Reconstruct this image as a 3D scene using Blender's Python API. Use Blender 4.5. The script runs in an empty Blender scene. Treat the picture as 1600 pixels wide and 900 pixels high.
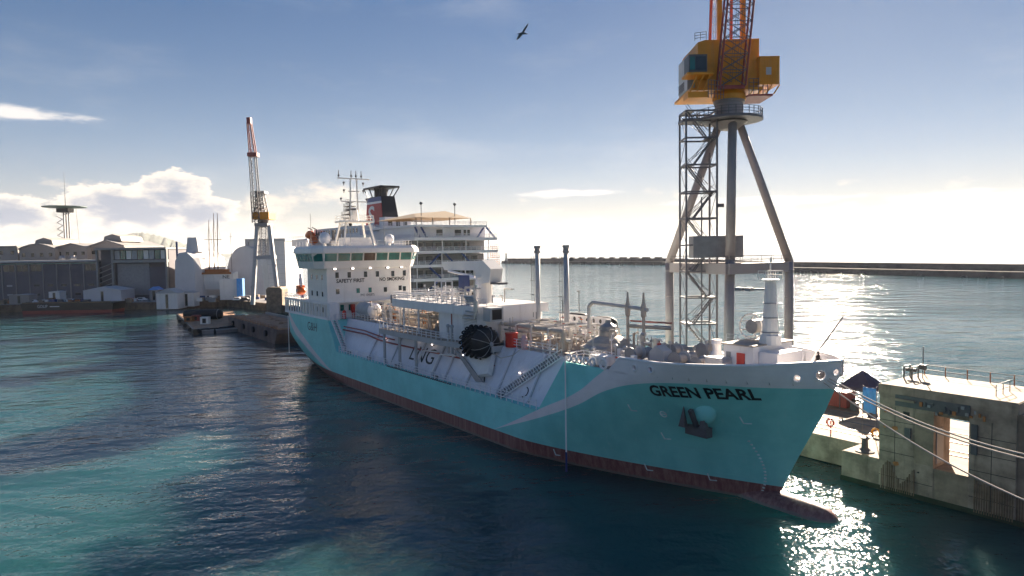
import bpy, bmesh, math, random
import numpy as np
from mathutils import Vector, Matrix
R = math.radians
random.seed(7)
scn = bpy.context.scene
col = scn.collection

# ------------------------------------------------------------------ camera
FPX, CAMH = 1067.0, 25.0
PITCH, ROLL = math.atan(58 / FPX), R(0.9)
fw = np.array([0, math.cos(PITCH), -math.sin(PITCH)])
r0 = np.array([1.0, 0, 0]); u0 = np.cross(r0, fw)
rt = math.cos(ROLL) * r0 - math.sin(ROLL) * u0
up = math.sin(ROLL) * r0 + math.cos(ROLL) * u0
CAM = np.array([0, 0, CAMH])
cd = bpy.data.cameras.new('camera'); cam = bpy.data.objects.new('camera', cd); col.objects.link(cam)
cd.sensor_width = 36; cd.lens = 36 * FPX / 1600; cd.clip_start = 0.5; cd.clip_end = 90000
cam.matrix_world = Matrix(((rt[0], up[0], -fw[0], 0), (rt[1], up[1], -fw[1], 0), (rt[2], up[2], -fw[2], CAMH), (0, 0, 0, 1)))
scn.camera = cam

# ------------------------------------------------------------------ light
SUN_AZ, SUN_EL = R(25.5), R(21)
sunv = Vector((math.sin(SUN_AZ) * math.cos(SUN_EL), math.cos(SUN_AZ) * math.cos(SUN_EL), math.sin(SUN_EL)))
sl = bpy.data.lights.new('sun', 'SUN'); sl.energy = 4.6; sl.angle = R(0.6); sl.color = (1.0, 0.84, 0.66)
so = bpy.data.objects.new('sun', sl); col.objects.link(so); so.rotation_euler = sunv.to_track_quat('Z', 'Y').to_euler()
scn.view_settings.view_transform = 'Standard'; scn.view_settings.look = 'None'
scn.view_settings.exposure = 2.3; scn.view_settings.gamma = 1
scn.cycles.max_bounces = 6; scn.cycles.sample_clamp_indirect = 6; scn.cycles.sample_clamp_direct = 120.0

class NT:
    """small helper for node trees"""
    def __init__(s, nt): s.nt = nt; s.l = nt.links
    def n(s, t, **kw):
        x = s.nt.nodes.new(t)
        for k, v in kw.items(): setattr(x, k, v)
        return x
    def set(s, sock, v):
        if hasattr(v, 'is_output'): s.l.new(v, sock)
        else: sock.default_value = v
    def math(s, op, a, b=0.0, c=0.0, clamp=False):
        x = s.n('ShaderNodeMath', operation=op); x.use_clamp = clamp
        for i, v in enumerate((a, b, c)): s.set(x.inputs[i], v)
        return x.outputs[0]
    def mix(s, f, a, b):
        x = s.n('ShaderNodeMix', data_type='RGBA'); s.set(x.inputs[0], f); s.set(x.inputs[6], a); s.set(x.inputs[7], b)
        return x.outputs[2]
    def ss(s, v, lo, hi):
        x = s.n('ShaderNodeMapRange'); x.interpolation_type = 'SMOOTHSTEP'
        s.set(x.inputs[0], v); s.set(x.inputs[1], lo); s.set(x.inputs[2], hi); return x.outputs[0]
    def noise(s, vec, scale, detail=5, rough=0.55, dim='3D'):
        x = s.n('ShaderNodeTexNoise'); x.noise_dimensions = dim
        s.l.new(vec, x.inputs['Vector']); s.set(x.inputs['Scale'], scale); x.inputs['Detail'].default_value = detail
        x.inputs['Roughness'].default_value = rough; return x.outputs[0]
    def comb(s, x, y, z):
        c = s.n('ShaderNodeCombineXYZ')
        for i, v in enumerate((x, y, z)): s.set(c.inputs[i], v)
        return c.outputs[0]

world = bpy.data.worlds.new('World'); scn.world = world; world.use_nodes = True
W = NT(world.node_tree); W.nt.nodes.clear()
sky = W.n('ShaderNodeTexSky', sky_type='NISHITA'); sky.sun_disc = False
sky.sun_elevation = SUN_EL; sky.sun_rotation = SUN_AZ; sky.altitude = 30; sky.air_density = 1.0; sky.dust_density = 0.15; sky.ozone_density = 2.5
gam = W.n('ShaderNodeGamma'); W.l.new(sky.outputs[0], gam.inputs[0]); gam.inputs[1].default_value = 0.5
hsv = W.n('ShaderNodeHueSaturation'); W.l.new(gam.outputs[0], hsv.inputs['Color']); hsv.inputs['Saturation'].default_value = 1.9
tc = W.n('ShaderNodeTexCoord'); sep = W.n('ShaderNodeSeparateXYZ'); W.l.new(tc.outputs['Generated'], sep.inputs[0])
el = W.math('MULTIPLY', W.math('ARCSINE', sep.outputs[2]), 57.2958)
az = W.math('MULTIPLY', W.math('ARCTAN2', sep.outputs[0], sep.outputs[1]), 57.2958)
cv = W.comb(W.math('MULTIPLY', az, 1.0), W.math('MULTIPLY', el, 2.1), 0.0)
n1 = W.noise(cv, 0.16, 8, 0.58); n2 = W.noise(cv, 0.05, 3, 0.5)
# low bank of cumulus all round the horizon, thinning upward
thr = W.math('MULTIPLY_ADD', el, 0.050, 0.30)
bank = W.ss(W.math('SUBTRACT', W.math('MULTIPLY_ADD', n2, 0.35, W.math('MULTIPLY', n1, 0.8)), W.math('ADD', thr, 0.12)), -0.02, 0.10)
# one big cumulus to the left and a few thin streaks
def blob(a0, e0, aw, ew):
    da = W.math('DIVIDE', W.math('SUBTRACT', az, a0), aw); de = W.math('DIVIDE', W.math('SUBTRACT', el, e0), ew)
    return W.math('SUBTRACT', 1.0, W.math('SQRT', W.math('ADD', W.math('MULTIPLY', da, da), W.math('MULTIPLY', de, de))))
cum = None
for b in ((-28.5, 3.4, 6.0, 1.9), (-26.2, 4.6, 3.2, 1.9), (-30.5, 3.9, 3.4, 1.5), (-24.6, 3.4, 3.4, 1.5), (-36.4, 3.0, 3.2, 1.6)):
    v = blob(*b); cum = v if cum is None else W.math('MAXIMUM', cum, v)
cumr = W.math('ADD', cum, W.math('MULTIPLY', W.math('SUBTRACT', W.noise(cv, 0.55, 8, 0.62), 0.5), 1.5))
cum = W.ss(cumr, 0.02, 0.20)
st = None
for b in ((-36.5, 9.7, 6.5, 0.75), (-29, 20.2, 5.5, 0.7), (4.5, 4.7, 5.5, 0.42), (20, 3.6, 9, 0.5), (33, 3.0, 6, 1.0)):
    v = blob(*b); st = v if st is None else W.math('MAXIMUM', st, v)
sv = W.comb(az, W.math('MULTIPLY', el, 5.0), 3.0)
st = W.math('MULTIPLY', W.ss(W.math('ADD', st, W.math('MULTIPLY', W.math('SUBTRACT', W.noise(sv, 0.4, 7, 0.6), 0.5), 1.3)), 0.1, 0.7), 0.85)
veil = W.math('MULTIPLY', W.ss(W.noise(W.comb(W.math('MULTIPLY', az, 0.5), W.math('MULTIPLY', el, 1.6), 9.0), 0.12, 6, 0.6), 0.5, 0.8), 0.16)
above = W.ss(el, -0.2, 0.3)
# cloud colour: bright heads, blue-grey bellies
shade = W.ss(W.math('SUBTRACT', W.noise(cv, 0.30, 6, 0.6), W.math('MULTIPLY', W.math('SUBTRACT', el, 3.0), 0.10)), 0.42, 0.66)
ccol = W.mix(W.ss(W.math('MULTIPLY_ADD', shade, 0.25, cumr), 0.14, 0.85), (0.46, 0.415, 0.36, 1), (0.165, 0.185, 0.23, 1))
bcol = W.mix(W.math('MULTIPLY', shade, 0.5), (0.44, 0.385, 0.32, 1), (0.23, 0.235, 0.26, 1))
bg_sky = W.n('ShaderNodeBackground'); W.l.new(gam.outputs[0], bg_sky.inputs[0]); bg_sky.inputs[1].default_value = 0.15
SKYMUL = 0.5
scol = W.n('ShaderNodeVectorMath', operation='SCALE'); W.l.new(hsv.outputs[0], scol.inputs[0]); scol.inputs[3].default_value = 0.050
tint = W.n('ShaderNodeVectorMath', operation='MULTIPLY'); W.l.new(scol.outputs[0], tint.inputs[0]); tint.inputs[1].default_value = (0.74, 0.96, 1.30)
hzf = W.math('MULTIPLY', W.math('POWER', 2.718, W.math('DIVIDE', W.math('MAXIMUM', el, 0.0), -6.0)), 0.92)
skyc = W.mix(hzf, tint.outputs[0], W.mix(W.ss(el, 0.5, 10.0), (0.375, 0.325, 0.265, 1), (0.37, 0.40, 0.45, 1)))
c1 = W.mix(W.math('MULTIPLY', W.math('MULTIPLY', bank, 0.85), above), skyc, bcol)
c2 = W.mix(W.math('MULTIPLY', cum, above), c1, ccol)
c3 = W.mix(W.math('MULTIPLY', W.math('MAXIMUM', st, veil), above), c2, (0.45, 0.425, 0.40, 1))
W.l.new(c3, bg_sky.inputs[0]); bg_sky.inputs[1].default_value = SKYMUL
wo = W.n('ShaderNodeOutputWorld'); W.l.new(bg_sky.outputs[0], wo.inputs[0])

# ------------------------------------------------------------------ frames
DX, DY = 0.586, -0.81
_n = math.hypot(DX, DY); DX /= _n; DY /= _n
OX, OY = -20.5, 129.1
ANG = math.atan2(DY, DX)
FRAME = {'S': Matrix.Translation((OX, OY, 0)) @ Matrix.Rotation(ANG, 4, 'Z'), 'W': Matrix.Identity(4)}
def ray(px, py):
    d = fw * FPX + rt * (px - 800) - up * (py - 450); return d / np.linalg.norm(d)
def onz(px, py, z=0.0):
    d = ray(px, py); return CAM + d * ((z - CAMH) / d[2])
def onY(px, py, Y):
    d = ray(px, py); p = CAM + d * (Y / d[1]); return Vector(p)
def toS(p):
    q = (p[0] - OX, p[1] - OY); return Vector((q[0] * DX + q[1] * DY, -q[0] * DY + q[1] * DX, p[2]))
def sidepx(px, py, yl):           # pixel ray -> plane y = yl of the ship frame, in ship coordinates
    P = np.array([OX - DY * yl, OY + DX * yl]); d = ray(px, py); n = np.array([-DY, DX])
    t = (n @ (P - CAM[:2])) / (n @ d[:2]); return toS(CAM + t * d)
def zS(px, py, z): return toS(onz(px, py, z))

# ------------------------------------------------------------------ materials
MATS = {}
def mat(name, c, rough=0.5, metal=0.0, var=0.12, scale=1.2, bump=0.0, streak=0.0, dirt=(0.25, 0.17, 0.11), emit=0.0, bscale=None):
    if name in MATS: return MATS[name]
    m = bpy.data.materials.new(name); m.use_nodes = True; T = NT(m.node_tree)
    b = T.nt.nodes['Principled BSDF']; t = T.n('ShaderNodeTexCoord'); v = t.outputs['Object']
    nz = T.noise(v, scale, 6, 0.6)
    f = T.ss(nz, 0.25, 0.75)
    ca = tuple(x * (1 - var) for x in c) + (1,); cb = tuple(min(1, x * (1 + var * 0.7)) for x in c) + (1,)
    colr = T.mix(f, ca, cb)
    if streak:
        mp = T.n('ShaderNodeMapping'); T.l.new(v, mp.inputs[0]); mp.inputs['Scale'].default_value = (1, 1, 0.08)
        s = T.ss(T.noise(mp.outputs[0], scale * 2.2, 5, 0.6), 0.52, 0.78)
        colr = T.mix(T.math('MULTIPLY', s, streak), colr, dirt + (1,))
    T.l.new(colr, b.inputs['Base Color']); b.inputs['Roughness'].default_value = rough; b.inputs['Metallic'].default_value = metal
    if bump:
        bp = T.n('ShaderNodeBump'); bp.inputs['Strength'].default_value = bump; bp.inputs['Distance'].default_value = 0.05
        T.l.new(T.noise(v, bscale or scale * 6, 5, 0.6), bp.inputs['Height']); T.l.new(bp.outputs[0], b.inputs['Normal'])
    if emit:
        b.inputs['Emission Color'].default_value = c + (1,); b.inputs['Emission Strength'].default_value = emit
    MATS[name] = m; return m
M_white = mat('ship_white', (0.83, 0.81, 0.81), 0.42, var=0.05, scale=0.5, streak=0.22)
M_offw = mat('off_white', (0.82, 0.79, 0.75), 0.45, var=0.05, scale=0.4, streak=0.15)
M_trunk = mat('trunk_white', (0.80, 0.78, 0.82), 0.5, var=0.06, scale=0.35, streak=0.25)
M_lgrey = mat('light_grey', (0.45, 0.45, 0.46), 0.5, var=0.1, scale=0.8)
M_grey = mat('mid_grey', (0.27, 0.27, 0.28), 0.5, var=0.15, scale=1.0)
M_dgrey = mat('dark_grey', (0.09, 0.09, 0.10), 0.5, var=0.2)
M_steel = mat('galvanised_steel', (0.40, 0.39, 0.38), 0.42, metal=0.5, var=0.15)
M_black = mat('black_rubber', (0.018, 0.018, 0.020), 0.6, var=0.3, scale=3, bump=0.3)
M_blackp = mat('black_paint', (0.02, 0.02, 0.022), 0.45)
M_red = mat('red_paint', (0.55, 0.03, 0.02), 0.45)
M_dred = mat('dark_red_pipe', (0.32, 0.06, 0.05), 0.5)
M_orange = mat('orange_paint', (0.75, 0.16, 0.03), 0.45)
M_rust = mat('rusty_orange', (0.40, 0.15, 0.05), 0.7, var=0.5, scale=3)
M_navy = mat('navy_blue', (0.02, 0.05, 0.18), 0.5)
M_blue = mat('banner_blue', (0.08, 0.30, 0.72), 0.6)
M_yellow = mat('crane_yellow', (0.68, 0.27, 0.012), 0.5, var=0.12, scale=0.6, streak=0.3)
M_redlat = mat('jib_red', (0.28, 0.05, 0.045), 0.5)
M_crane = mat('crane_grey', (0.30, 0.27, 0.27), 0.5, var=0.12, scale=0.5, streak=0.25)
M_stair = mat('stair_grey', (0.13, 0.125, 0.14), 0.5)
M_deck = mat('deck_tan', (0.42, 0.34, 0.27), 0.7, var=0.25, scale=0.6, bump=0.2)
M_gdeck = mat('deck_grey', (0.40, 0.39, 0.40), 0.6, var=0.2, scale=0.5)
M_pipe = mat('steel_pipe', (0.52, 0.50, 0.48), 0.35, metal=0.4, var=0.15)
M_wpipe = mat('white_pipe', (0.70, 0.67, 0.63), 0.4, var=0.12)
M_tan = mat('tan_lagging', (0.48, 0.42, 0.36), 0.55, var=0.15)
M_conc = mat('concrete', (0.33, 0.255, 0.20), 0.85, var=0.5, scale=0.5, bump=0.7, bscale=3, streak=0.75, dirt=(0.06, 0.05, 0.04))
M_concl = mat('concrete_light', (0.29, 0.225, 0.165), 0.85, var=0.4, scale=0.5, bump=0.4, bscale=4, streak=0.25, dirt=(0.12, 0.10, 0.07))
M_quay = mat('quay_paving', (0.29, 0.205, 0.145), 0.85, var=0.45, scale=0.35, bump=0.4, bscale=3)
M_qwall = mat('quay_wall_stone', (0.19, 0.135, 0.095), 0.85, var=0.5, scale=0.3, bump=0.6, bscale=2, streak=0.6, dirt=(0.03, 0.035, 0.025))
M_algae = mat('algae', (0.02, 0.035, 0.02), 0.6, var=0.4)
M_bldg = mat('grey_cladding', (0.135, 0.125, 0.145), 0.7, var=0.15, scale=0.1)
M_bldg2 = mat('taupe_render', (0.33, 0.30, 0.28), 0.7, var=0.12, scale=0.1)
M_frame = mat('concrete_frame', (0.30, 0.30, 0.29), 0.7, var=0.1, scale=0.2)
M_roof = mat('roof_grey', (0.26, 0.25, 0.25), 0.7, var=0.15, scale=0.2)
M_wrap = mat('white_wrap', (0.62, 0.61, 0.62), 0.5, var=0.08, scale=0.15, bump=0.3, bscale=0.6)
M_rock = mat('breakwater_stone', (0.13, 0.115, 0.115), 0.9, var=0.4, scale=0.1, bump=0.8, bscale=0.4)
M_wood = mat('weathered_wood', (0.20, 0.14, 0.09), 0.8, var=0.4, scale=1)
M_sand = mat('sandy_load', (0.42, 0.24, 0.14), 0.9, var=0.4, scale=0.5, bump=0.6)
M_rope = mat('rope', (0.55, 0.48, 0.42), 0.9)
M_text = mat('lettering_black', (0.015, 0.017, 0.02), 0.5, var=0.05)
M_textw = mat('lettering_white', (0.75, 0.75, 0.75), 0.5, var=0.05)
M_mark = mat('draft_marks', (0.55, 0.66, 0.66), 0.6, var=0.3, scale=2)
M_lamp = mat('lit_floodlight', (1.0, 0.82, 0.74), 0.3, emit=1.2)
M_cloth = mat('tent_fabric', (0.06, 0.045, 0.075), 0.7)
M_dark = mat('dark_interior', (0.02, 0.02, 0.022), 0.7)
M_skin = mat('person_skin', (0.35, 0.2, 0.14), 0.6)
M_jacket = mat('dark_jacket', (0.05, 0.04, 0.035), 0.8)
M_brown = mat('canvas_brown', (0.26, 0.19, 0.12), 0.8)
M_green = mat('lime_green', (0.32, 0.45, 0.08), 0.6)
def glass(name, c, rough=0.08):
    m = mat(name, c, rough, var=0.4, scale=0.5); m.node_tree.nodes['Principled BSDF'].inputs['IOR'].default_value = 1.6; return m
M_glass = glass('dark_glass', (0.025, 0.03, 0.035)); M_tglass = glass('teal_glass', (0.02, 0.16, 0.15)); M_bglass = glass('brown_glass', (0.06, 0.045, 0.04))

# ------------------------------------------------------------------ mesh building
class MB:
    def __init__(s): s.v = []; s.f = []
    def add(s, vs, fs):
        o = len(s.v); s.v += [tuple(map(float, p)) for p in vs]; s.f += [tuple(i + o for i in f) for f in fs]; return s
    def box(s, x0, x1, y0, y1, z0, z1):
        return s.add([(x0, y0, z0), (x1, y0, z0), (x1, y1, z0), (x0, y1, z0), (x0, y0, z1), (x1, y0, z1), (x1, y1, z1), (x0, y1, z1)],
                     [(0, 3, 2, 1), (4, 5, 6, 7), (0, 1, 5, 4), (1, 2, 6, 5), (2, 3, 7, 6), (3, 0, 4, 7)])
    def cyl(s, p0, p1, r0, r1=None, n=10, cap=True, ph=0.0):
        p0 = Vector(p0); p1 = Vector(p1); r1 = r0 if r1 is None else r1; d = p1 - p0
        if d.length < 1e-6: return s
        d.normalize(); a = Vector((0, 0, 1)) if abs(d.z) < 0.95 else Vector((1, 0, 0)); u = d.cross(a).normalized(); w = d.cross(u)
        vs = []
        for p, r in ((p0, r0), (p1, r1)):
            for i in range(n):
                t = ph + 2 * math.pi * i / n; vs.append(p + (u * math.cos(t) + w * math.sin(t)) * r)
        fs = [(i, (i + 1) % n, n + (i + 1) % n, n + i) for i in range(n)]
        if cap: fs += [tuple(range(n - 1, -1, -1)), tuple(range(n, 2 * n))]
        return s.add(vs, fs)
    def bar(s, p0, p1, w): return s.cyl(p0, p1, w * 0.7071, n=4, ph=math.pi / 4)
    def tube(s, pts, r, n=8):
        for a, b in zip(pts[:-1], pts[1:]): s.cyl(a, b, r, n=n)
        return s
    def prism(s, poly, axis, a, b):     # polygon in the two other axes, extruded along axis
        def P(q, t): return {'x': (t, q[0], q[1]), 'y': (q[0], t, q[1]), 'z': (q[0], q[1], t)}[axis]
        n = len(poly); vs = [P(q, a) for q in poly] + [P(q, b) for q in poly]
        return s.add(vs, [tuple(range(n - 1, -1, -1)), tuple(range(n, 2 * n))] + [(i, (i + 1) % n, n + (i + 1) % n, n + i) for i in range(n)])
    def lathe(s, c, prof, n=20, axis='z'):   # prof: list of (r, t)
        vs = []
        for r, t in prof:
            for i in range(n):
                a = 2 * math.pi * i / n; q = (r * math.cos(a), r * math.sin(a))
                p = {'z': (q[0], q[1], t), 'x': (t, q[0], q[1]), 'y': (q[0], t, q[1])}[axis]
                vs.append((c[0] + p[0], c[1] + p[1], c[2] + p[2]))
        m = len(prof); fs = [(j * n + i, j * n + (i + 1) % n, (j + 1) * n + (i + 1) % n, (j + 1) * n + i) for j in range(m - 1) for i in range(n)]
        fs += [tuple(range(n)), tuple(range((m - 1) * n, m * n))]
        return s.add(vs, fs)
    def ell(s, c, rx, ry, rz, n=16, m=10):
        o = len(s.v); s.lathe((0, 0, 0), [(max(1e-3, math.sin(math.pi * j / m)), -math.cos(math.pi * j / m)) for j in range(m + 1)], n)
        s.v[o:] = [(c[0] + p[0] * rx, c[1] + p[1] * ry, c[2] + p[2] * rz) for p in s.v[o:]]; return s
    def torus(s, c, R_, r, axis='y', n=18, m=8):
        vs = []
        for i in range(n):
            a = 2 * math.pi * i / n
            for j in range(m):
                b = 2 * math.pi * j / m; q = ((R_ + r * math.cos(b)) * math.cos(a), (R_ + r * math.cos(b)) * math.sin(a), r * math.sin(b))
                p = {'z': q, 'y': (q[0], q[2], q[1]), 'x': (q[2], q[0], q[1])}[axis]; vs.append((c[0] + p[0], c[1] + p[1], c[2] + p[2]))
        return s.add(vs, [(i * m + j, ((i + 1) % n) * m + j, ((i + 1) % n) * m + (j + 1) % m, i * m + (j + 1) % m) for i in range(n) for j in range(m)])
    def rail(s, pts, h=1.05, gap=1.5, r=0.03, rails=3):
        for a, b in zip(pts[:-1], pts[1:]):
            a = Vector(a); b = Vector(b); k = max(1, round((b - a).length / gap))
            for i in range(k + 1):
                p = a.lerp(b, i / k); s.cyl(p, p + Vector((0, 0, h)), r * 1.2, n=5, cap=False)
            for j in range(rails):
                z = Vector((0, 0, h * (j + 1) / rails)); s.cyl(a + z, b + z, r, n=5, cap=False)
        return s
    def lattice(s, a0, a1, w0, w1, k, rc, rb, ux=(1, 0, 0), uy=(0, 1, 0), chords=True):
        a0 = Vector(a0); a1 = Vector(a1); ux = Vector(ux); uy = Vector(uy)
        def cor(t, i):
            w = w0 + (w1 - w0) * t; sx, sy = ((-1, -1), (1, -1), (1, 1), (-1, 1))[i % 4]
            return a0.lerp(a1, t) + ux * sx * w[0] / 2 + uy * sy * w[1] / 2 if isinstance(w, Vector) else a0.lerp(a1, t) + (ux * sx + uy * sy) * w / 2
        for i in range(4):
            if chords: s.cyl(cor(0, i), cor(1, i), rc, n=6)
            for j in range(k):
                s.cyl(cor(j / k, i), cor((j + 1) / k, i + 1), rb, n=4, cap=False)
                s.cyl(cor(j / k, i + 1), cor((j + 1) / k, i), rb, n=4, cap=False)
                s.cyl(cor((j + 1) / k, i), cor((j + 1) / k, i + 1), rb, n=4, cap=False)
        return s
    def build(s, name, m, parent=None, at=None, frame=None, smooth=False, kind=None, label=None, category=None, group=None):
        fr = frame or (ROOT[parent.name][0] if parent and parent.name in ROOT else 'S')
        off = Vector(at) if at is not None else (Vector((0, 0, 0)))
        if parent is not None: off = ROOT.get(parent.name, ('S', Vector((0, 0, 0))))[1]
        me = bpy.data.meshes.new(name); me.from_pydata([(p[0] - off[0], p[1] - off[1], p[2] - off[2]) for p in s.v], [], s.f); me.update()
        if smooth: me.polygons.foreach_set('use_smooth', [True] * len(me.polygons))
        me.materials.append(m); o = bpy.data.objects.new(name, me); col.objects.link(o)
        if parent is not None: o.parent = parent; ROOT[o.name] = (fr, off)
        else:
            o.matrix_world = FRAME[fr] @ Matrix.Translation(off); ROOT[o.name] = (fr, off)
        for k_, v_ in (('kind', kind), ('label', label), ('category', category), ('group', group)):
            if v_: o[k_] = v_
        return o
ROOT = {}
def thing(name, label, cat, at=(0, 0, 0), frame='S', group=None):
    o = bpy.data.objects.new(name, None); col.objects.link(o); o.empty_display_size = 0.5
    o.matrix_world = FRAME[frame] @ Matrix.Translation(at); ROOT[o.name] = (frame, Vector(at))
    o['label'] = label; o['category'] = cat
    if group: o['group'] = group
    return o
def copy_tree(o, dloc, frame, label=None, parent=None):
    c = o.copy(); col.objects.link(c)
    if parent is None:
        c.matrix_world = FRAME[frame] @ Matrix.Translation(dloc)
        if label: c['label'] = label
    else: c.parent = parent
    for ch in o.children: copy_tree(ch, None, frame, None, c)
    return c
def text(body, name, m, parent, fn, size=1.0, thick=0.02, width=None, subdiv=0, bold=0.0):
    """lettering: flat text mesh mapped through fn(u, v) -> ship coordinates"""
    cu = bpy.data.curves.new(name, 'FONT'); cu.body = body; cu.size = size; cu.offset = bold; cu.resolution_u = 3
    o = bpy.data.objects.new(name, cu); col.objects.link(o); bpy.context.view_layer.update()
    me = bpy.data.meshes.new_from_object(o.evaluated_get(bpy.context.evaluated_depsgraph_get())); bpy.data.objects.remove(o)
    bm = bmesh.new(); bm.from_mesh(me)
    for _ in range(subdiv): bmesh.ops.subdivide_edges(bm, edges=bm.edges[:], cuts=1)
    bmesh.ops.triangulate(bm, faces=bm.faces[:])
    xs = [v.co.x for v in bm.verts]; x0, x1 = min(xs), max(xs); k = (width / (x1 - x0)) if width else 1.0
    off = ROOT[parent.name][1]
    for v in bm.verts: v.co = Vector(fn((v.co.x - x0) * k, v.co.y)) - off
    bm.to_mesh(me); bm.free(); me.materials.clear(); me.materials.append(m)
    t = bpy.data.objects.new(name, me); col.objects.link(t); t.parent = parent; ROOT[t.name] = ROOT[parent.name]; return t
#@@SECTIONS
# ================================================================== SETTING
def sea_material():
    m = bpy.data.materials.new('sea_water'); m.use_nodes = True; T = NT(m.node_tree); b = T.nt.nodes['Principled BSDF']
    t = T.n('ShaderNodeTexCoord'); v = t.outputs['Object']
    mp = T.n('ShaderNodeMapping'); T.l.new(v, mp.inputs[0]); mp.inputs['Rotation'].default_value = (0, 0, R(-20)); mp.inputs['Scale'].default_value = (0.6, 1.0, 1)
    w1 = T.noise(mp.outputs[0], 0.11, 2, 0.5); w2 = T.noise(mp.outputs[0], 0.50, 1, 0.5); w3 = T.noise(v, 1.7, 1.5, 0.5)
    gust = T.ss(T.noise(v, 0.018, 4, 0.6), 0.3, 0.75)          # patches of ruffled and smoother water
    amp = T.math('MULTIPLY_ADD', gust, 0.75, 0.45)
    h = T.math('MULTIPLY_ADD', w1, 1.25, T.math('MULTIPLY', T.math('MULTIPLY_ADD', w2, 0.36, T.math('MULTIPLY', w3, 0.17)), amp))
    bp = T.n('ShaderNodeBump'); bp.inputs['Strength'].default_value = 1.0; bp.inputs['Distance'].default_value = 0.72
    T.l.new(h, bp.inputs['Height']); T.l.new(bp.outputs[0], b.inputs['Normal'])
    c = T.mix(T.ss(T.noise(v, 0.012, 3, 0.5), 0.3, 0.7), (0.014, 0.062, 0.068, 1), (0.019, 0.075, 0.084, 1))
    T.l.new(c, b.inputs['Base Color']); b.inputs['Roughness'].default_value = 0.045; b.inputs['IOR'].default_value = 1.33
    b.inputs['Subsurface Weight'].default_value = 1.0; b.inputs['Subsurface Radius'].default_value = (0.5, 1.0, 1.0); b.inputs['Subsurface Scale'].default_value = 60.0
    return m
MB().add([(-28000, -4000, 0), (28000, -4000, 0), (28000, 30000, 0), (-28000, 30000, 0)], [(0, 1, 2, 3)]).build('sea', sea_material(), frame='W', kind='structure', label='teal harbour water and open sea to the horizon')

# --- pier the tanker lies at (ship frame), with paving strips and sunk crane rails
PIERZ = 3.0
pier = MB().box(-62, 150, 16, 35, -4, PIERZ - 0.02).build('quay', M_qwall, kind='structure', label='stone pier alongside the tanker')
for i in range(9):
    y0 = 16.03 + i * 2.1
    MB().box(-61.9, 149.9, y0, y0 + 2.07, PIERZ - 0.018, PIERZ + random.uniform(0.0, 0.02)).build('paving_strip', M_quay, pier)
for y in (18.9, 20.6, 24.1, 28.4):
    MB().box(-61, 149, y, y + 0.22, PIERZ + 0.024, PIERZ + 0.07).build('crane_rail', M_dgrey, pier)
MB().box(-61.9, 78.7, 15.6, 16.02, 0.1, PIERZ + 0.12).build('kerb', M_conc, pier)
MB().box(-61.9, 78.7, 15.85, 15.99, -0.3, 0.55).build('algae_band', M_algae, pier)
# lower landing in front of the pier and next to the ruined wall
land = MB().box(78.8, 82.7, 11.5, 17.0, -4, 3.08).build('landing', M_conc, kind='structure', label='low concrete landing beside the ruined wall')
MB().box(78.85, 82.65, 11.6, 15.55, 3.084, 3.14).build('paving_slab', M_concl, land)
MB().box(78.72, 82.7, 11.42, 11.5, -0.5, 0.5).build('algae_band', M_algae, land)

# --- far quay on the left (world frame)
q2 = [(-420, 312), (-171, 322), (-140, 334), (-106, 300), (-70, 258)]
a = FRAME['S'] @ Vector((-62, 30, 0)); b_ = FRAME['S'] @ Vector((-62, 34.9, 0)); c_ = FRAME['S'] @ Vector((-200, 34.9, 0))
poly = q2 + [(a.x, a.y), (b_.x, b_.y), (c_.x, c_.y), (-150, 440), (-200, 560), (-420, 560)]
farq = MB().prism(poly, 'z', -3, 3.4).build('far_quay', M_qwall, frame='W', kind='structure', label='far quay with yards and sheds')
MB().prism([(-419, 313), (-171, 323.2), (-140, 335.6), (-106, 301.4), (-150, 439), (-200, 559), (-419, 559)], 'z', 3.404, 3.45).build('yard_paving', M_roof, farq)

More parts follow.
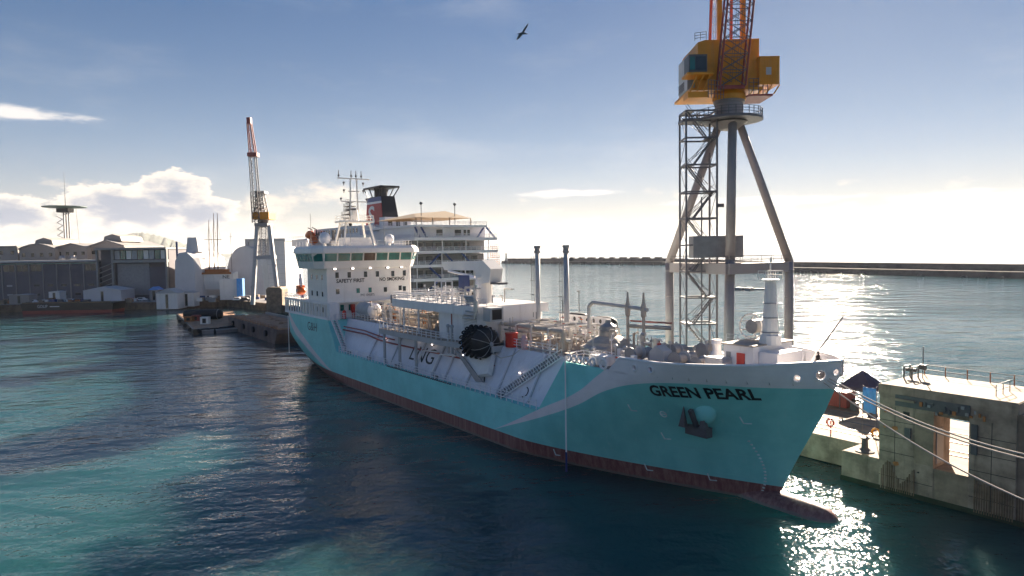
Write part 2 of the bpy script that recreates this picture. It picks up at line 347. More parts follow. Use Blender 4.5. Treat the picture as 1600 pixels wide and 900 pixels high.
# --- breakwater
def breakwater():
    P = [(-13, 1400), (60, 1300), (240, 1060), (262, 860), (272, 690), (364, 487), (470, 330)]
    def off(i, d):
        a_ = Vector(P[max(0, i - 1)]); b2 = Vector(P[min(len(P) - 1, i + 1)]); t = (b2 - a_).normalized(); n = Vector((t.y, -t.x)); return Vector(P[i]) + n * d
    o = None
    for nm, d0, d1, z0, z1 in (('breakwater', -9, 9, -2, 4.6), ('parapet_wall', -9.2, -5.6, 4.5, 9.6)):
        mb = MB(); k = len(P)
        vs = []
        for i in range(k):
            for d, z in ((d0, z0), (d1, z0), (d1, z1), (d0, z1)):
                q = off(i, d); vs.append((q.x, q.y, z))
        fs = [(4 * i + j, 4 * i + (j + 1) % 4, 4 * i + 4 + (j + 1) % 4, 4 * i + 4 + j) for i in range(k - 1) for j in range(4)] + [(0, 1, 2, 3), tuple(4 * k - 4 + j for j in (3, 2, 1, 0))]
        ob = mb.add(vs, fs).build(nm, M_rock, o, frame='W', kind='structure' if o is None else None)
        if o is None: o = ob; ob['label'] = 'long dark stone breakwater below the horizon'
    for i in range(11):       # raised blocks along the far arm
        t = 0.06 + i * 0.085; p = Vector(P[1]).lerp(Vector(P[2]), t); L = random.uniform(4, 9)
        mb = MB().box(-L, L, -2.4, 2.4, 9.5, 11.6); ang = math.atan2(P[2][1] - P[1][1], P[2][0] - P[1][0])
        mb.v = [(p.x + 9.5 + q[0] * math.cos(ang) - q[1] * math.sin(ang), p.y + 4 + q[0] * math.sin(ang) + q[1] * math.cos(ang), q[2]) for q in mb.v]
        mb.build('parapet_block', M_rock, o)
    rocks = MB()
    for i in range(260):      # armour stone at the foot
        s = random.randrange(len(P) - 1); q = Vector(P[s]).lerp(Vector(P[s + 1]), random.random()); r = random.uniform(0.8, 1.9)
        t = (Vector(P[s + 1]) - Vector(P[s])).normalized(); n = Vector((t.y, -t.x)); q = q + n * random.choice((-9.5, 9.8))
        rocks.ell((q.x, q.y, 0.2), r, r * random.uniform(0.7, 1.2), r * 0.8, 6, 4)
    ro = rocks.build('armour_stone', M_rock, o); ro['kind'] = 'stuff'
    lh = thing('lighthouse', 'small slim lighthouse on the tip of the breakwater', 'lighthouse', (-11, 1398, 4.6), 'W')
    MB().lathe((-11, 1398, 4.6), [(3.2, 0), (3.2, 3), (1.7, 3.2), (1.3, 13)], 12).build('tower', M_grey, lh)
    MB().lathe((-11, 1398, 17.6), [(2.0, 0), (2.0, 0.5), (1.1, 0.6), (1.1, 2.6), (1.5, 2.8), (0.1, 4.2)], 12).build('lantern', M_dgrey, lh)
breakwater()

# --- hills far behind the left shore
def hill(name, pts, Y, depth, c):
    """ridge line given by photo pixels at distance Y, sloping down to both sides"""
    mb = MB(); P = [onY(x, y, Y) for x, y in pts]; fine = []
    for a_, b2 in zip(P[:-1], P[1:]):
        for k in range(6): fine.append(a_.lerp(b2, k / 6))
    fine.append(P[-1]); rows = 7; vs = []
    for j in range(rows):
        f = j / (rows - 1); y = Y + (f - 0.5) * 2 * depth; g = max(0, 1 - abs(f - 0.5) * 2) ** 1.25
        for i, p in enumerate(fine):
            z = max(0.0, p.z) * g * (1 + 0.10 * math.sin(i * 1.7 + j * 2.3) + 0.06 * math.sin(i * 3.9 + j)) if j != rows // 2 else max(0, p.z) * (1 + 0.03 * math.sin(i * 2.9))
            vs.append((p.x * (y / Y), y, z - 4))
    n = len(fine); mb.add(vs, [(j * n + i, j * n + i + 1, (j + 1) * n + i + 1, (j + 1) * n + i) for j in range(rows - 1) for i in range(n - 1)])
    o = mb.build(name, c, frame='W', smooth=True, kind='structure'); o['label'] = 'hazy blue hills behind the shipyard'
M_hill = mat('hill_scrub', (0.10, 0.12, 0.10), 0.95, var=0.4, scale=0.004)
hill('hills', [(-160, 396), (-60, 388), (30, 391), (100, 392), (150, 383), (185, 371), (205, 364), (222, 363), (250, 368), (275, 376), (310, 388), (350, 398)], 8800, 2300, M_hill)
hill('hills', [(60, 398), (120, 394), (170, 393), (260, 392), (300, 394), (420, 399), (520, 401)], 10400, 1500, M_hill)

# --- sea air: one even, thin haze round everything
hz = MB().box(-28500, 28500, -4500, 30500, -1.0, 420.0)
M_haze = bpy.data.materials.new('sea_haze'); M_haze.use_nodes = True; _h = NT(M_haze.node_tree); _h.nt.nodes.remove(_h.nt.nodes['Principled BSDF'])
_v = _h.n('ShaderNodeVolumePrincipled'); _v.inputs['Color'].default_value = (0.86, 0.90, 0.96, 1); _v.inputs['Density'].default_value = 2.2e-5; _v.inputs['Anisotropy'].default_value = 0.3
_h.l.new(_v.outputs[0], _h.nt.nodes['Material Output'].inputs['Volume'])
hz.build('haze', M_haze, frame='W', kind='stuff', label='thin pale sea haze over the harbour')
# ================================================================== LNG TANKER (ship frame: x forward, y port, z up, 0 = water)
HB = 9.6
def ip(v, xs, ys): return float(np.interp(v, xs, ys))
def stem(z): return ip(z, [-4, 0, 2, 4.7, 6.8, 10, 12.6, 14.7], [76.5, 78.3, 79.3, 80.6, 81.7, 83.4, 84.5, 84.9])
def aftx(z): return ip(z, [-4, 0, 2, 5, 8, 10.5, 12, 16], [-29, -36.5, -38.3, -40, -41, -41.4, -41.5, -41.5])
def hb(x, z):
    w = min(1, max(0, z) / 14) ** 1.25; t = min(1, max(0, (stem(z) - x) / (31 * (1 - w) + 14 * w)))
    f = (1 - w) * (1 - (1 - t) ** 1.35) + w * math.sin(math.pi / 2 * t) ** 0.8 if t > 0 else 0
    wa = min(1, max(0, z + 0.6) / 7.6) ** 0.75; t2 = min(1, max(0, (x - aftx(z)) / (40 * (1 - wa) + 9 * wa)))
    s = math.sin(math.pi / 2 * t2); g = (1 - wa) * (0.42 + 0.58 * s) + wa * (0.90 + 0.10 * s)
    if z < 0: g *= 1 + 0.06 * z; f *= 1 + 0.03 * z
    return HB * f * g
def cut_aft(z): return -10.1 - (z - 6.0) * 0.75
def cut_fore(z): return 53.1 + (z - 6.0) * 0.76
def side_grid(mb, zs, xa, xb, nx, sgn, inset=0.0, dens=1.0):
    rows = []
    for z in zs:
        a_, b2 = xa(z), xb(z); row = []
        for i in range(nx + 1):
            u = i / nx; u = 1 - (1 - u) ** dens; x = a_ + (b2 - a_) * u
            row.append((x, sgn * max(0.0, hb(x, z) - inset), z))
        rows.append(row)
    n = nx + 1; vs = [p for r in rows for p in r]
    fs = []
    for j in range(len(zs) - 1):
        for i in range(nx):
            q = (j * n + i, j * n + i + 1, (j + 1) * n + i + 1, (j + 1) * n + i); fs.append(q if sgn < 0 else q[::-1])
    mb.add(vs, fs); return rows
def hull_material():
    m = bpy.data.materials.new('hull_paint'); m.use_nodes = True; T = NT(m.node_tree); b = T.nt.nodes['Principled BSDF']
    t = T.n('ShaderNodeTexCoord'); s = T.n('ShaderNodeSeparateXYZ'); T.l.new(t.outputs['Object'], s.inputs[0]); x, z = s.outputs[0], s.outputs[2]
    def curve(pts, x0, x1, zmax=20.0):
        c = T.n('ShaderNodeFloatCurve'); cp = c.mapping.curves[0]
        P = [((px - x0) / (x1 - x0), pz / zmax) for px, pz in pts]
        while len(cp.points) < len(P): cp.points.new(0.5, 0.5)
        for q, (u, v) in zip(cp.points, P): q.location = (u, v)
        c.mapping.update(); T.set(c.inputs['Value'], T.math('DIVIDE', T.math('SUBTRACT', x, x0), x1 - x0)); c.inputs['Factor'].default_value = 1
        return T.math('MULTIPLY', c.outputs[0], zmax)
    lo = curve([(40, 0.4), (43.5, 1.7), (54.3, 5.5), (60, 7.8), (65, 10.3), (68.8, 11.45), (73, 12.05), (80, 12.15), (90, 12.2)], 40, 90)
    hi = curve([(40, 0.4), (43.5, 1.7), (54.3, 6.6), (60, 9.2), (63.2, 11.4), (64.8, 12.6), (66.2, 15), (68, 19.5), (90, 19.9)], 40, 90)
    e = 0.03
    fore = T.math('MULTIPLY', T.ss(T.math('SUBTRACT', z, lo), -e, e), T.ss(T.math('SUBTRACT', hi, z), -e, e))
    fore = T.math('MULTIPLY', fore, T.math('GREATER_THAN', x, 43.5))
    al = curve([(-45, 12.0), (-41.2, 10.6), (-37, 8.4), (-27, 4.8), (-19.5, 2.6), (-12.5, 1.5), (-8, 0.8)], -45, -8)
    ah = curve([(-45, 13.0), (-40, 11.6), (-36, 10.1), (-30.6, 7.9), (-19.3, 3.7), (-12.5, 1.7), (-8, 0.9)], -45, -8)
    aft = T.math('MULTIPLY', T.ss(T.math('SUBTRACT', z, al), -e, e), T.ss(T.math('SUBTRACT', ah, z), -e, e))
    aft = T.math('MULTIPLY', aft, T.math('LESS_THAN', x, -12.0))
    v = t.outputs['Object']
    nz = T.ss(T.noise(v, 0.35, 6, 0.6), 0.3, 0.7)
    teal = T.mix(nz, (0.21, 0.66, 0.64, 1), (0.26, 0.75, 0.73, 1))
    # forward of the swoosh the teal is a touch deeper
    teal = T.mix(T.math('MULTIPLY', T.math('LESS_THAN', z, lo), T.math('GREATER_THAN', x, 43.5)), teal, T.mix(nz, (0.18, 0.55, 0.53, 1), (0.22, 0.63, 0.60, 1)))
    whi = T.mix(nz, (0.72, 0.69, 0.70, 1), (0.80, 0.77, 0.78, 1))
    c = T.mix(T.math('MAXIMUM', fore, aft), teal, whi)
    # run-down streaks and scuffs
    mp = T.n('ShaderNodeMapping'); T.l.new(v, mp.inputs[0]); mp.inputs['Scale'].default_value = (1, 1, 0.05)
    sk = T.math('MULTIPLY', T.ss(T.noise(mp.outputs[0], 1.6, 5, 0.65), 0.60, 0.80), 0.30)
    c = T.mix(sk, c, (0.50, 0.68, 0.68, 1))
    mp2 = T.n('ShaderNodeMapping'); T.l.new(v, mp2.inputs[0]); mp2.inputs['Scale'].default_value = (0.06, 0.06, 1.4)
    sc = T.math('MULTIPLY', T.ss(T.noise(mp2.outputs[0], 1.3, 5, 0.7), 0.55, 0.8), 0.22)
    c = T.mix(sc, c, (0.24, 0.46, 0.47, 1))
    ru = T.math('MULTIPLY', T.ss(T.noise(mp.outputs[0], 0.9, 7, 0.75), 0.64, 0.80), 0.38)
    c = T.mix(ru, c, (0.30, 0.20, 0.13, 1))
    red = T.mix(T.ss(T.noise(mp.outputs[0], 2.0, 6, 0.7), 0.35, 0.7), (0.17, 0.065, 0.06, 1), (0.29, 0.16, 0.145, 1))
    wl = T.math('ADD', z, T.math('MULTIPLY', T.noise(v, 0.8, 4, 0.6), 0.35))
    red = T.mix(T.ss(wl, 0.55, 0.30), red, (0.17, 0.15, 0.13, 1))
    T.l.new(T.mix(T.ss(z, 1.74, 1.79), red, c), b.inputs['Base Color'])
    b.inputs['Roughness'].default_value = 0.5
    # plating: faint welded seams
    br = T.n('ShaderNodeTexBrick'); mb_ = T.n('ShaderNodeCombineXYZ'); T.l.new(x, mb_.inputs[0]); T.l.new(z, mb_.inputs[1]); T.l.new(mb_.outputs[0], br.inputs['Vector'])
    br.inputs['Scale'].default_value = 1.0; br.inputs['Brick Width'].default_value = 8.5; br.inputs['Row Height'].default_value = 2.3; br.inputs['Mortar Size'].default_value = 0.02; br.inputs['Mortar Smooth'].default_value = 1
    bp = T.n('ShaderNodeBump'); bp.inputs['Strength'].default_value = 0.6; bp.inputs['Distance'].default_value = 0.05
    T.l.new(T.math('ADD', br.outputs['Fac'], T.math('MULTIPLY', T.noise(v, 0.5, 2, 0.5), 2.2)), bp.inputs['Height']); T.l.new(bp.outputs[0], b.inputs['Normal'])
    return m
M_hull = hull_material()
tk = thing('gas_tanker', 'long turquoise and white gas tanker with dark red boot-top, moored alongside the pier', 'tanker ship')
hm = MB(); ZL = [-4, -2, 0, 0.9, 1.75, 2.6, 4, 5, 6.0]
for sg in (-1, 1):
    side_grid(hm, ZL, aftx, stem, 120, sg)
    side_grid(hm, [6.0, 7.2, 8.4, 9.6, 10.8, 11.75], aftx, cut_aft, 30, sg)
    side_grid(hm, [6.0, 7.0, 8.0, 9.0, 10.0, 11.0, 12.0, 12.45], cut_fore, stem, 48, sg)
for z0, z1 in zip(ZL[:-1] + [6.0, 9.0], ZL[1:] + [9.0, 11.75]):      # transom
    hm.add([(aftx(z0), -hb(aftx(z0), z0), z0), (aftx(z0), hb(aftx(z0), z0), z0), (aftx(z1), hb(aftx(z1), z1), z1), (aftx(z1), -hb(aftx(z1), z1), z1)], [(3, 2, 1, 0)])
for zz, xa, xb in ((6.0, -12, 56), (11.74, -41.4, cut_aft(11.75)), (12.44, cut_fore(12.45), 84.3)):       # decks
    k = 40; st_ = []
    for i in range(k + 1):
        x = xa + (xb - xa) * i / k; st_ += [(x, -hb(x, zz) + 0.02, zz), (x, hb(x, zz) - 0.02, zz)]
    hm.add(st_, [(2 * i, 2 * i + 2, 2 * i + 3, 2 * i + 1) for i in range(k)])
for xf, z0, z1 in ((cut_aft, 6.0, 11.74), (cut_fore, 6.0, 12.44)):      # slanted ends of the raised parts
    hm.add([(xf(z0), -hb(xf(z0), z0), z0), (xf(z0), hb(xf(z0), z0), z0), (xf(z1), hb(xf(z1), z1), z1), (xf(z1), -hb(xf(z1), z1), z1)], [(0, 1, 2, 3)])
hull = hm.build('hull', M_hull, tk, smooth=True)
md = hull.modifiers.new('edges', 'EDGE_SPLIT'); md.split_angle = R(35)
# bulbous bow
MB().lathe((0, 0, -0.35), [(.9, 70), (1.35, 74), (1.6, 78), (1.62, 81), (1.52, 82.6), (1.28, 83.6), (.85, 84.3), (.4, 84.6), (.03, 84.68)], 28, 'x').build('bulbous_bow', M_hull, tk, smooth=True)
# deck coverings
MB().box(cut_fore(12.45), 66, -9.3, 9.3, 12.45, 12.47).build('deck_plate', M_deck, tk)
# fore bulwark: closed shell with real mooring holes
def btop(x): return ip(x, [65.2, 66.6, 72, 80, 85], [12.5, 13.85, 13.95, 14.3, 14.75])
def bulwark():
    rows = []
    for sg in (-1, 1):
        seq = [65.2 + (84.9 - 65.2) * (1 - (1 - i / 60) ** 1.6) for i in range(61)]
        rows.append([(x, sg) for x in seq])
    path = rows[0] + rows[1][::-1][1:]
    vs, fs = [], []
    for x, sg in path:
        zt = btop(x)
        for z, ins in ((12.30, 0), (12.30 + (zt - 12.30) / 2, 0), (zt, 0), (zt, 0.22), (12.30, 0.22)):
            xx = min(x, stem(z) - (0.001 if ins == 0 else 0.32)); bb = max(hb(min(xx, stem(z)), z) - ins, 0.0)
            if ins: xx = min(x, 84.3)
            vs.append((xx if x < 84.85 else (stem(z) if not ins else stem(z) - 0.3), sg * (bb if x < 84.85 else 0.0), z))
    n = 5
    for i in range(len(path) - 1):
        for j in range(n): fs.append((i * n + j, (i + 1) * n + j, (i + 1) * n + (j + 1) % n, i * n + (j + 1) % n))
    fs += [tuple(range(n)), tuple((len(path) - 1) * n + j for j in range(n - 1, -1, -1))]
    o = MB().add(vs, fs).build('bulwark', M_hull, tk)
    bm = bmesh.new(); bm.from_mesh(o.data); bmesh.ops.recalc_face_normals(bm, faces=bm.faces[:]); bm.to_mesh(o.data); bm.free()
    holes = [(68.9, 13.15, 0.30), (70.9, 13.2, 0.30), (82.35, 13.2, 0.34), (83.75, 13.5, 0.46), (84.55, 13.75, 0.3)]
    cut = MB(); rings = []
    for x, z, r in holes:
        for sg in (-1, 1):
            y = hb(x, z); d = 0.15; tx = Vector((2 * d, hb(x + d, z) - hb(x - d, z), 0)).normalized(); nrm = Vector((-tx.y, tx.x, 0.0)) * 1.0
            nrm = Vector((-tx.y, 1 * tx.x, 0)); c = Vector((x, sg * y, z)); nn = Vector((nrm.x, sg * nrm.y, 0)).normalized()
            cut.cyl(c - nn * 1.2, c + nn * 1.2, r, n=18); rings.append((c, nn, r))
    co = cut.build('cutter', M_hull, tk); bpy.context.view_layer.update()
    md = o.modifiers.new('holes', 'BOOLEAN'); md.object = co; md.operation = 'DIFFERENCE'; md.solver = 'EXACT'; md.use_self = True
    bpy.context.view_layer.update(); me = bpy.data.meshes.new_from_object(o.evaluated_get(bpy.context.evaluated_depsgraph_get()))
    if len(me.polygons) > 50: o.modifiers.clear(); o.data = me
    bpy.data.objects.remove(co)
    for c, nn, r in rings:
        mb = MB(); u = nn.cross(Vector((0, 0, 1))).normalized(); pts = [c + nn * 0.02 + (u * math.cos(t * math.pi / 9) + Vector((0, 0, 1)) * math.sin(t * math.pi / 9)) * (r + 0.03) for t in range(19)]
        mb.tube(pts, 0.085, 8).build('fairlead_ring', M_white, tk, smooth=True)
    cap = MB().tube([(x if x < 84.85 else 84.9, sg * (hb(min(x, stem(btop(x)) - 0.001), btop(x)) - 0.1 if x < 84.85 else 0), btop(x) + 0.03) for x, sg in path[2:-2]], 0.14, 6)
    cap.build('bulwark_cap', M_white, tk)
    for x, sg in [(67 + i * 1.5, s_) for i in range(11) for s_ in (-1, 1)]:
        y = hb(x, 13.2) - 0.25
        MB().add([(x, sg * y, 12.45), (x, sg * (y - 0.7), 12.45), (x, sg * y, btop(x) - 0.1)], [(0, 1, 2)]).build('bulwark_stay', M_lgrey, tk)
bulwark()
# lettering and marks
def on_hull(x, z, d=0.035): return (x, -hb(x, z) - d, z)
def bow_map(x0, z0, dz=0.0): return lambda u, v: on_hull(x0 + u, z0 + v + dz * u)
text('GREEN PEARL', 'ship_name', M_text, tk, bow_map(70.15, 10.45, 0.045), size=1.55, width=9.3, subdiv=2, bold=0.05)
text('G&H', 'owner_mark', mat('dark_teal', (0.03, 0.12, 0.14), 0.5), tk, lambda u, v: (-26.0 + u, -hb(-26 + u, 9.5) - 0.05, 9.0 + v), size=2.5, width=5.4, subdiv=1)
for i in range(17):           # dotted draft scale curving down the bow
    t = i / 16; x = 77.2 + 1.4 * math.sin(t * 2.2) - 1.1 * t; z = 6.3 - 5.6 * t
    p = on_hull(x, z, 0.04); MB().box(p[0] - 0.13, p[0] + 0.13, p[1] - 0.02, p[1] + 0.03, z - 0.07, z + 0.07).build('draft_mark', M_mark, tk)
def mark(pts, nm='hull_marking'):
    mb = MB()
    for a_, b2 in zip(pts[:-1], pts[1:]): mb.bar(on_hull(*a_), on_hull(*b2), 0.09)
    mb.build(nm, M_mark, tk)
for x, z in ((67.0, 8.3), (69.3, 5.4), (77.2, 8.2), (66.2, 1.2), (72.6, 1.3), (54.8, 0.8)):
    mark([(x, z + 0.7), (x + 0.1, z), (x + 0.75, z + 0.05)])
mark([(70.4 + 0.3 * math.cos(k * 0.63), 8.35 + 0.3 * math.sin(k * 0.63)) for k in range(11)]); mark([(70.1, 8.35), (70.7, 8.35)])
# anchor in its pocket
ax, az_ = 73.6, 8.5; AS = 1.3
def hp(dx, dz, d): return on_hull(ax + dx, az_ + dz, d)
MB().ell(hp(0.5, 0.6, -0.45), 1.35, 0.9, 1.3, 20, 12).build('anchor_pocket', M_hull, tk, smooth=True)
an = MB().bar(hp(-0.05, 0.8, 0.5), hp(-0.05, -1.2, 0.75), 0.4).build('anchor', M_dgrey, tk)
MB().prism([(ax - 1.35, az_ - 1.9), (ax + 1.25, az_ - 1.9), (ax + 1.25, az_ - 0.95), (ax - 1.35, az_ - 0.95)], 'y', hp(0, -1.4, 0.25)[1], hp(0, -1.4, 1.15)[1]).build('crown', M_dgrey, an)
for s_ in (-1, 1):
    cx = ax - 0.05 + s_ * 0.9; y0 = hp(s_ * 0.9, 0, 0.55)[1]
    MB().add([(cx - 0.38, y0 - .35, az_ - 1.0), (cx + 0.38, y0 - .35, az_ - 1.0), (cx - s_ * 0.1, y0 - .1, az_ + 1.15), (cx - 0.38, y0 + .2, az_ - 1.0), (cx + 0.38, y0 + .2, az_ - 1.0)], [(0, 1, 2), (4, 3, 2), (1, 4, 2), (3, 0, 2), (0, 3, 4, 1)]).build('fluke', M_dgrey, an)
# tank trunk
TB, TT = 8.55, 5.3; TZ0, TZ1 = 6.01, 11.9
def trunk_pt(x, f, d=0.0):     # point on the starboard slope, f 0 bottom .. 1 top, d proud of it
    n = Vector((0, -(TZ1 - TZ0), -(TB - TT))); n = Vector((0, -(TZ1 - TZ0), (TB - TT))).normalized()
    return Vector((x, -(TB + (TT - TB) * f), TZ0 + (TZ1 - TZ0) * f)) + n * d
def txa(z): return -11.2 - (z - 6) * 0.75
def txb(z): return 52.9 + (z - 6) * 0.8
vs = []
for z, y in ((TZ0, TB), (TZ1, TT), (12.25, 0)):
    for s_ in (-1, 1):
        for xf in (txa, txb): vs.append((xf(min(z, TZ1)), s_ * y, z))
MB().add(vs, [(0, 1, 5, 4), (4, 5, 9, 8), (2, 6, 7, 3), (6, 10, 11, 7), (0, 4, 8, 10, 6, 2), (1, 3, 7, 11, 9, 5)]).build('tank_trunk', M_trunk, tk)
for x in (2.2, 11.0, 19.6, 25.6, 29.2, 35.2, 42.8, 49.6):      # ribs on the slope
    MB().bar(trunk_pt(x, 0.02, 0.10), trunk_pt(x, 0.98, 0.10), 0.30).build('rib', M_trunk, tk)
    MB().cyl(trunk_pt(x + 0.42, 0.02, 0.16), trunk_pt(x + 0.42, 0.98, 0.16), 0.06, n=6).build('drain_pipe', M_lgrey, tk)
for x, f in ((6, .62), (17.5, .8), (22.3, .72), (32.0, .62), (46.4, .52)):
    l_ = MB().cyl(trunk_pt(x, f, 0.0), trunk_pt(x, f, 0.35), 0.10, n=8).build('deck_light', M_grey, tk)
    p = trunk_pt(x, f, 0.42); MB().ell(p, 0.2, 0.13, 0.12, 10, 6).build('lens', M_lamp, l_)
def slope_map(x0, f0): return lambda u, v: trunk_pt(x0 + u, f0 + v / 6.7, 0.03)
text('LNG', 'cargo_lettering', M_text, tk, slope_map(16.4, 0.26), size=3.6, width=7.6, subdiv=1)
for x, f, dx, df in ((36.9, .36, .5, -.12), (38.6, .32, .55, -.13)): MB().bar(trunk_pt(x, f, .03), trunk_pt(x + dx, f + df, .03), 0.14).build('lettering_stroke', M_text, tk)
MB().tube([trunk_pt(48.2 + 0.75 * math.cos(k), 0.2 + 0.1 * math.sin(k), .03) for k in np.linspace(-1.6, 1.3, 9)], 0.07, 5).build('lettering_stroke', M_text, tk)
# main deck edge: railing and pipes
for a_, b2 in ((-9.2, 12), (12, 33), (33, 52.6)):
    MB().rail([(a_, -9.45, 6.0), (b2, -9.45, 6.0)], 1.2, 1.25, 0.055, 3).build('railing', M_white, tk)
    MB().rail([(a_, 9.45, 6.0), (b2, 9.45, 6.0)], 1.2, 2.5, 0.05, 3).build('railing', M_white, tk)
for i in range(34): MB().box(12 + i * 0.62, 12.3 + i * 0.62, -9.62, -9.45, 5.97, 6.14).build('deck_edge_lug', M_dgrey, tk)
for x in (-6, 3, 14, 27, 44): MB().box(x, x + 0.9, -9.1, -8.7, 6.02, 6.6).build('bollard_seat', M_grey, tk)
# slanted stairways
def stairs(p0, p1, w, name='stairway', m=M_white, steps=18, rails=True, wd=(0, 1, 0)):
    p0, p1, wd = Vector(p0), Vector(p1), Vector(wd) * w / 2
    st = MB().bar(p0 - wd, p1 - wd, 0.16).bar(p0 + wd, p1 + wd, 0.16).build(name, m, tk)
    mb = MB()
    for i in range(1, steps):
        p = p0.lerp(p1, i / steps); mb.bar(p - wd, p + wd, 0.17)
    mb.build('treads', M_grey if m is M_white else m, st)
    if rails:
        for s_ in (-1, 1): MB().rail([p0 + wd * s_, p1 + wd * s_], 1.0, 1.2, 0.03, 2).build('handrail', m, st)
stairs(trunk_pt(44.1, 0.0, 0.5), trunk_pt(52.6, 1.02, 0.5), 1.0, steps=26, wd=Vector((0.6, 0, -0.5)).normalized())
stairs((-7.6, -8.7, 6.1), (-13.6, -8.7, 11.8), 0.9, steps=20)
# trunk top railings
for y in (-5.2, 5.2):
    for a_, b2 in ((-12, 7.5), (40.2, 51.5)): MB().rail([(a_, y, 11.95), (b2, y, 11.95)], 1.2, 1.4, 0.05, 3).build('railing', M_white, tk)
MB().box(-14, 55, -4.9, 4.9, 12.252, 12.27).build('deck_plate', M_deck, tk)

# ---- accommodation block and bridge
XF, XA, BY, BZ0, BZ1 = -16.0, -27.2, 8.9, 11.75, 22.3
acc = MB().box(XA, XF, -BY, BY, BZ0, BZ1).build('accommodation_block', M_offw, tk)
for z in (15.2, 18.7): MB().box(XA - 0.04, XF + 0.05, -BY - 0.05, BY + 0.05, z, z + 0.09).build('belt_seam', M_offw, acc)
def front_win(px, py, w, h, m=M_glass, parent=None):
    P_ = np.array([OX + DX * XF, OY + DY * XF]); d = ray(px, py); n = np.array([DX, DY]); t = (n @ (P_ - CAM[:2])) / (n @ d[:2]); q = toS(CAM + t * d)
    f = MB().box(XF, XF + 0.06, q.y - w / 2 - .1, q.y + w / 2 + .1, q.z - h / 2 - .1, q.z + h / 2 + .1).build('window', M_offw, tk)
    MB().box(XF + 0.055, XF + 0.085, q.y - w / 2, q.y + w / 2, q.z - h / 2, q.z + h / 2).build('pane', m, f)
for px, py in ((526.5, 430), (545.5, 429.5), (571, 428.5), (589.5, 428), (613.5, 427.5), (631.5, 426.5)): front_win(px, py, 0.72, 1.15)
for px, py, m in ((527.5, 455.5, M_glass), (559.5, 454, M_tglass), (578, 453, M_tglass), (602, 452.3, M_glass), (625, 449.7, M_glass), (631.6, 450.8, M_glass)): front_win(px, py, 0.72, 1.0, m)
for px, py, h in ((534.5, 481, 1.2), (547.5, 480, 1.2), (566, 479, 1.5), (585, 478, 1.2)): front_win(px, py, 0.8, h, M_tglass if h < 1.4 else M_dark)
def front_map(y0, z0): return lambda u, v: (XF + 0.03, y0 + u, z0 + v)
def fpt(px, py): 
    P_ = np.array([OX + DX * XF, OY + DY * XF]); d = ray(px, py); n = np.array([DX, DY]); t = (n @ (P_ - CAM[:2])) / (n @ d[:2]); return toS(CAM + t * d)
for wd_, x0, x1, yb in (('SAFETY FIRST', 525.5, 569.5, 442.2), ('NO SMOKING', 593, 631.5, 439.0)):
    a_, b2 = fpt(x0, yb), fpt(x1, yb - 1); text(wd_, 'safety_lettering', M_text, tk, front_map(a_.y, a_.z), size=1.05, width=b2.y - a_.y, bold=0.03)
a_, b2 = fpt(563.5, 463), fpt(585, 462); text('IMO 1045875', 'number_lettering', M_text, tk, front_map(a_.y, a_.z), size=0.75, width=b2.y - a_.y)
for x in (-18.5, -21.5, -24.5):
    for z in (13.6, 16.8, 20.2):
        f = MB().box(x - .45, x + .45, -BY - 0.06, -BY, z - .6, z + .6).build('window', M_offw, tk); MB().box(x - .35, x + .35, -BY - 0.085, -BY - 0.055, z - .5, z + .5).build('pane', M_glass, f)
MB().lathe((XF - 0.5, 9.3, BZ0), [(0.75, 0), (0.75, BZ1 - BZ0)], 14).build('corner_trunk', M_offw, tk)
# bridge with raked windows
BX0, BXF, BW = -26.5, -15.2, 11.3
bz0, bz1, bz2, bz3 = 22.0, 23.35, 25.15, 26.55
def ring(z, o, ch=1.6):     # octagonal outline of the bridge at height z, pushed out by o
    return [(BX0, -BW - o, z), (BXF - ch + o, -BW - o, z), (BXF + o, -BW + ch - o * .4, z), (BXF + o, BW - ch + o * .4, z), (BXF - ch + o, BW + o, z), (BX0, BW + o, z)]
def band(za, oa, zb, ob, cap=True, ch=1.6):
    A, B = ring(za, oa, ch), ring(zb, ob, ch); n = 6; mb = MB().add(A + B, [(i, (i + 1) % n, n + (i + 1) % n, n + i) for i in range(n)])
    if cap: mb.add(A, [tuple(range(5, -1, -1))]).add(B, [tuple(range(6))])
    return mb
band(bz0, -0.35, bz1, 0.0).build('bridge_apron', M_offw, tk)
bw = band(bz1, -0.06, bz2, 0.39).build('bridge_window_band', M_offw, tk)
band(bz2, 0.75, bz3 - 0.5, 0.6).build('bridge_eaves', M_offw, tk); band(bz3 - 0.5, 0.55, bz3, 0.1).build('bridge_roof', M_offw, tk)
def pane(p, q, m):       # raked pane between two plan points
    p, q = Vector(p), Vector(q); d = (q - p).normalized(); n = Vector((d.y, -d.x, 0)); a_, b2 = p + d * 0.16, q - d * 0.16
    o0, o1 = n * 0.012, n * 0.372; z0, z1 = bz1 + 0.16, bz2 - 0.12
    A = [a_ + o0, b2 + o0, b2 + o1, a_ + o1]; zz = (z0, z0, z1, z1); vs = [(v.x, v.y, z) for v, z in zip(A, zz)] + [(v.x + n.x * .06, v.y + n.y * .06, z) for v, z in zip(A, zz)]
    MB().add(vs, [(3, 2, 1, 0), (4, 5, 6, 7), (0, 1, 5, 4), (1, 2, 6, 5), (2, 3, 7, 6), (3, 0, 4, 7)]).build('pane', m, bw)
rg = ring(0, 0)
fr0, fr1 = Vector(rg[2]), Vector(rg[3])
gl = [M_tglass, M_tglass, M_tglass, M_bglass, M_tglass, M_tglass, M_tglass]
for i in range(7): pane(fr0.lerp(fr1, i / 7), fr0.lerp(fr1, (i + 1) / 7), gl[i])
pane(rg[1], rg[2], M_tglass); pane(rg[3], rg[4], M_tglass)
for i in range(5): pane(Vector(rg[0]).lerp(Vector(rg[1]), i / 5), Vector(rg[0]).lerp(Vector(rg[1]), (i + 1) / 5), M_tglass)
